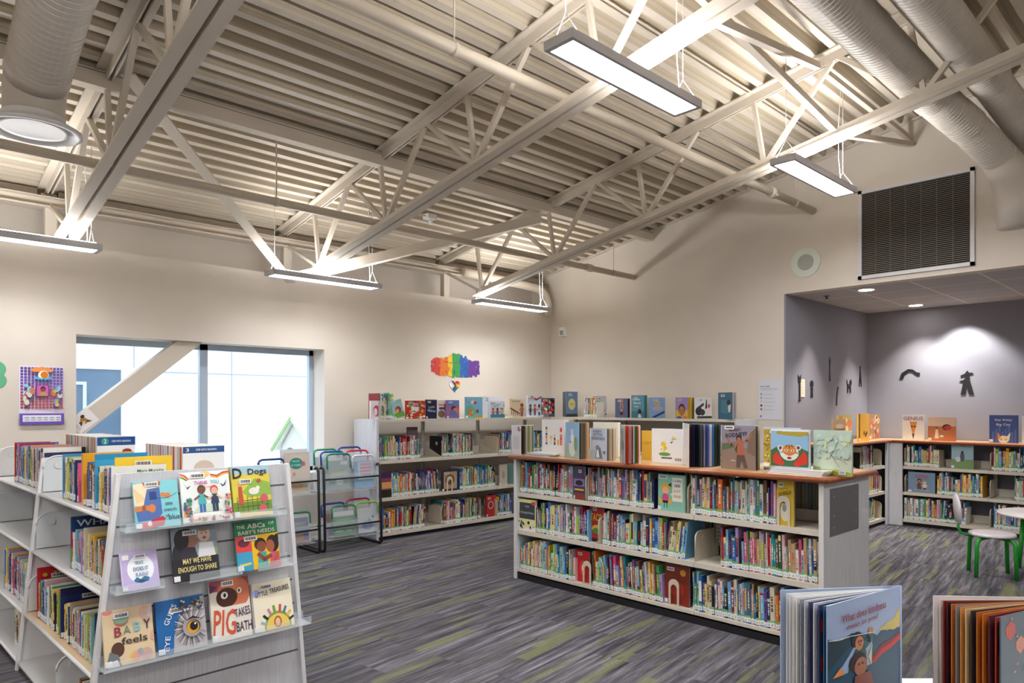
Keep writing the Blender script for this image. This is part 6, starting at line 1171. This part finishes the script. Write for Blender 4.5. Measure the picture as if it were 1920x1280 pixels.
# ================= foreground display =================
FZ = .885
a0 = math.atan2(K, S)     # direction straight ahead
dsp = empty('display_unit', (*RF(.72, 1.58), 0), -math.radians(43.5))
one(lambda b: b.box(0, 1.5, -.75, 0, FZ-.03, FZ, M_WHITE), 'top_panel', dsp); one(lambda b: b.box(.04, 1.46, -.70, -.05, 0, FZ-.03, M_LAM), 'body', dsp)
tag(dsp, 'low white display unit carrying the nearest open books', 'display unit')
def ang2(p, q_): return math.degrees(math.atan2(q_[1]-p[1], q_[0]-p[0]))
h1, n1, k1 = RF(.763, 1.373), RF(.557, 1.233), RF(.533, 1.3416)
def up_half(sh):
    g = lambda y: .5+.5*y; o_ = []
    for s_ in sh:
        if s_[0] == 'd': o_.append(('d', s_[1], g(s_[2]), s_[3], s_[4]*.5, s_[5]))
        elif s_[0] == 'r': o_.append(('r', s_[1], g(s_[2]), s_[3], g(s_[4]), s_[5]))
        elif s_[0] == 'p': o_.append(('p', [(a, g(c)) for a, c in s_[1]], s_[2]))
        else: o_.append(('l', [(a, g(c)) for a, c in s_[1]], s_[2], s_[3]))
    return o_
kind = [('p', [(0, 0), (1, 0), (1, .38), (.9, .42), (.8, .40), (.72, .44), (.66, .38), (.58, .44), (.3, .53), (.2, .47), (.1, .50), (0, .55)], '24506a'), ('p', [(.66, .44), (.8, .52), (.9, .55), (1, .72), (1, .42), (.9, .38), (.8, .42)], 'd0c068'), ('p', [(0, .1), (.28, .36), (.28, .52), (.15, .46), (0, .52)], '26404f'), ('p', [(.1, 0), (.26, .22), (.34, .34), (.58, .38), (.58, .0)], '9ab4dc'),
        ('p', [(.58, .1), (.72, .24), (.85, .26), (1, .34), (1, .27), (.85, .18), (.72, .14), (.58, .0)], '7a1a24'), ('p', [(.58, .03), (.72, .17), (.85, .2), (1, .29), (1, .22), (.85, .13), (.72, .09), (.6, -.0)], 'd0241e'), ('p', [(.25, .0), (.5, 0), (.5, .22), (.42, .34), (.34, .28)], '2a6058'), ('l', [(.46, .28), (.54, .36), (.56, .46)], .06, '2a6058'), ('d', .56, .49, .035, .045, 'c88058'), ('d', .37, .42, .075, .11, '1e1620'), ('d', .4, .36, .055, .1, 'c88058'),
        ('p', [(.52, .12), (.58, .3), (.56, .0)], 'd8d09a'), ('d', .38, .1, .12, .14, '1e1620'), ('d', .42, .03, .085, .13, 'a8684c'), ('p', [(.05, 0), (.2, .0), (.16, .12)], 'e0904a'), ('l', [(.0, .53), (.12, .5), (.28, .5), (.6, .45)], .006, 'e8e8e8')]
open_book('large open picture book asking What does kindness mean to you?', h1, FZ, .25, .262, ang2(h1, n1), ang2(h1, k1), '9fb4d8', 'a8bcdc', ['2a5a78', '3a4a72', 'd8d8e0', '3a3f6a', 'e0e0e6', '8a90a0', 'e0e0e0', 'e4e4e4', 'dcdce0', 'e2e2e2'],
          [('r', 0, 0, 1, .55, '24506a')]+up_half(kind)+[('p', [(.3, .3), (.62, .3), (.55, .46), (.34, .46)], '8a4a3a'), ('d', .39, .535, .008, .01, '1a1010'), ('d', .44, .535, .008, .01, '1a1010'), ('d', .385, .695, .007, .009, '1a1010'), ('d', .42, .695, .007, .009, '1a1010'), ('l', [(.385, .672), (.4, .668), (.415, .672)], .007, '7a2a20')], [('What does kindness', .46, .895, .6, .055, '9a3a4a', 2), ('mean to you?', .44, .825, .42, .05, '9a3a4a', 2)], face_side=-1, name='large_open_book')
o = bpy.data.objects['large_open_book']
# red prints on its inner pages, seen past the front board
pp = [c for c in o.children if c.name.startswith('page')]
one(lambda b: art(b, .24, .25, up_half([('p', [(0, .86), (.5, .86), (.5, .68), (.2, .74), (0, .66)], 'd8281e'), ('p', [(0, .66), (.2, .74), (.4, .68), (.4, .6), (0, .6)], '8a1a20'), ('p', [(0, .3), (.5, .3), (.5, .12), (0, .1)], 'd8281e')]), -.0015), 'printed_art', pp[1])
for c in pp[1].children: c.location = (.24, 0, 0); c.rotation_euler = (0, 0, PI)
h2, n2, k2 = RF(1.03, 1.285), RF(.815, 1.165), RF(.80, 1.30)
leaf = lambda x, y, s, c: ('p', [(x, y-s), (x+.5*s, y-.3*s), (x+.45*s, y+.5*s), (x, y+s), (x-.5*s, y+.4*s), (x-.45*s, y-.4*s)], c)
open_book('large open picture book with red autumn leaves, cut off at the frame edge', h2, FZ, .245, .262, ang2(h2, n2), ang2(h2, k2), '5a6a78', 'e4dde0', ['a83a28', '5a3040', 'c8702a', 'b86a2c', '3a3438', 'd8b888', 'c88a4a', '8a8a8c', 'c86a2a', '2a1c20', '8a2a2c', 'e0d4c8'],
          up_half([leaf(.12, .8, .13, 'c0564a'), leaf(.25, .58, .12, 'd08a74'), leaf(.8, .85, .09, 'b8503a'), leaf(.55, .3, .13, 'c0564a')])+scatter(77, 40, ['b87a6a', 'd0a090'], (.1, .3, 1, 1), .012), [], face_side=-1, name='large_open_book')
o = bpy.data.objects['large_open_book.001']; pp = [c for c in o.children if c.name.startswith('page')]
one(lambda b: art(b, .235, .25, up_half([('r', 0, -1, 1, 1, '4a2a3c'), ('p', [(0, 0), (1, 0), (1, .5), (.6, .6), (.3, .52), (0, .6)], 'c02c22'), ('p', [(0, .55), (.6, .6), (.6, .7), (0, .66)], '6a1c20'), leaf(.35, .88, .14, 'd84a34')]+[('l', [(.1, .4-.08*i), (.9, .5-.08*i)], .008, '8a1c1c') for i in range(5)]), -.0015), 'printed_art', pp[0])
for c in pp[0].children: c.location = (.235, 0, 0); c.rotation_euler = (0, 0, PI)
# ================= light, camera =================
w = bpy.data.worlds.new('World'); bpy.context.scene.world = w; w.use_nodes = True
bg = w.node_tree.nodes['Background']; bg.inputs['Color'].default_value = (.72, .86, 1, 1); bg.inputs['Strength'].default_value = 1.5
def spot(x, y, z, tx, ty, tz, e, ang, col=(1, .93, .84), blend=.6):
    l = bpy.data.lights.new('downlight_beam', 'SPOT'); l.energy = e; l.spot_size = math.radians(ang); l.spot_blend = blend; l.color = col; l.shadow_soft_size = .04
    o = bpy.data.objects.new('downlight_beam', l); C.objects.link(o); o.location = (x, y, z); d = Vector((tx-x, ty-y, tz-z)); o.rotation_euler = d.to_track_quat('-Z', 'Y').to_euler()
for u, v in ((1624, 544), (1717, 573)):
    x, y = ray(u); t = 1.27*F/(762-v); spot(x*t, y*t, E+1.26, x*t, y*t, 0, 27, 95)
spot(9.78, 2.42, E+1.26, 9.9, 2.42, 0, 36, 100, (1, .96, .92), .5)
spot(9.5, 3.2, E+1.26, 9.5, 3.3, 0, 15, 62)
spot(8.25, 3.25, E+1.26, 8.25, 3.35, 0, 15, 62, (1, .88, .8))
cam = bpy.data.cameras.new('camera'); cam.sensor_width = 36; cam.lens = F/1920*36; cam.shift_y = 122/1920; cam.clip_start = .05
co = bpy.data.objects.new('camera', cam); C.objects.link(co); co.location = (0, 0, EYE); co.rotation_euler = (PI/2, 0, -math.radians(43.5))
sc = bpy.context.scene; sc.camera = co
sc.view_settings.view_transform = 'Standard'; sc.view_settings.look = 'None'; sc.view_settings.gamma = 1; sc.view_settings.exposure = 2.0; sc.view_settings.use_curve_mapping = False
sc.cycles.max_bounces = 6; sc.cycles.transparent_max_bounces = 12; sc.cycles.diffuse_bounces = 4; sc.cycles.caustics_reflective = False; sc.cycles.caustics_refractive = False
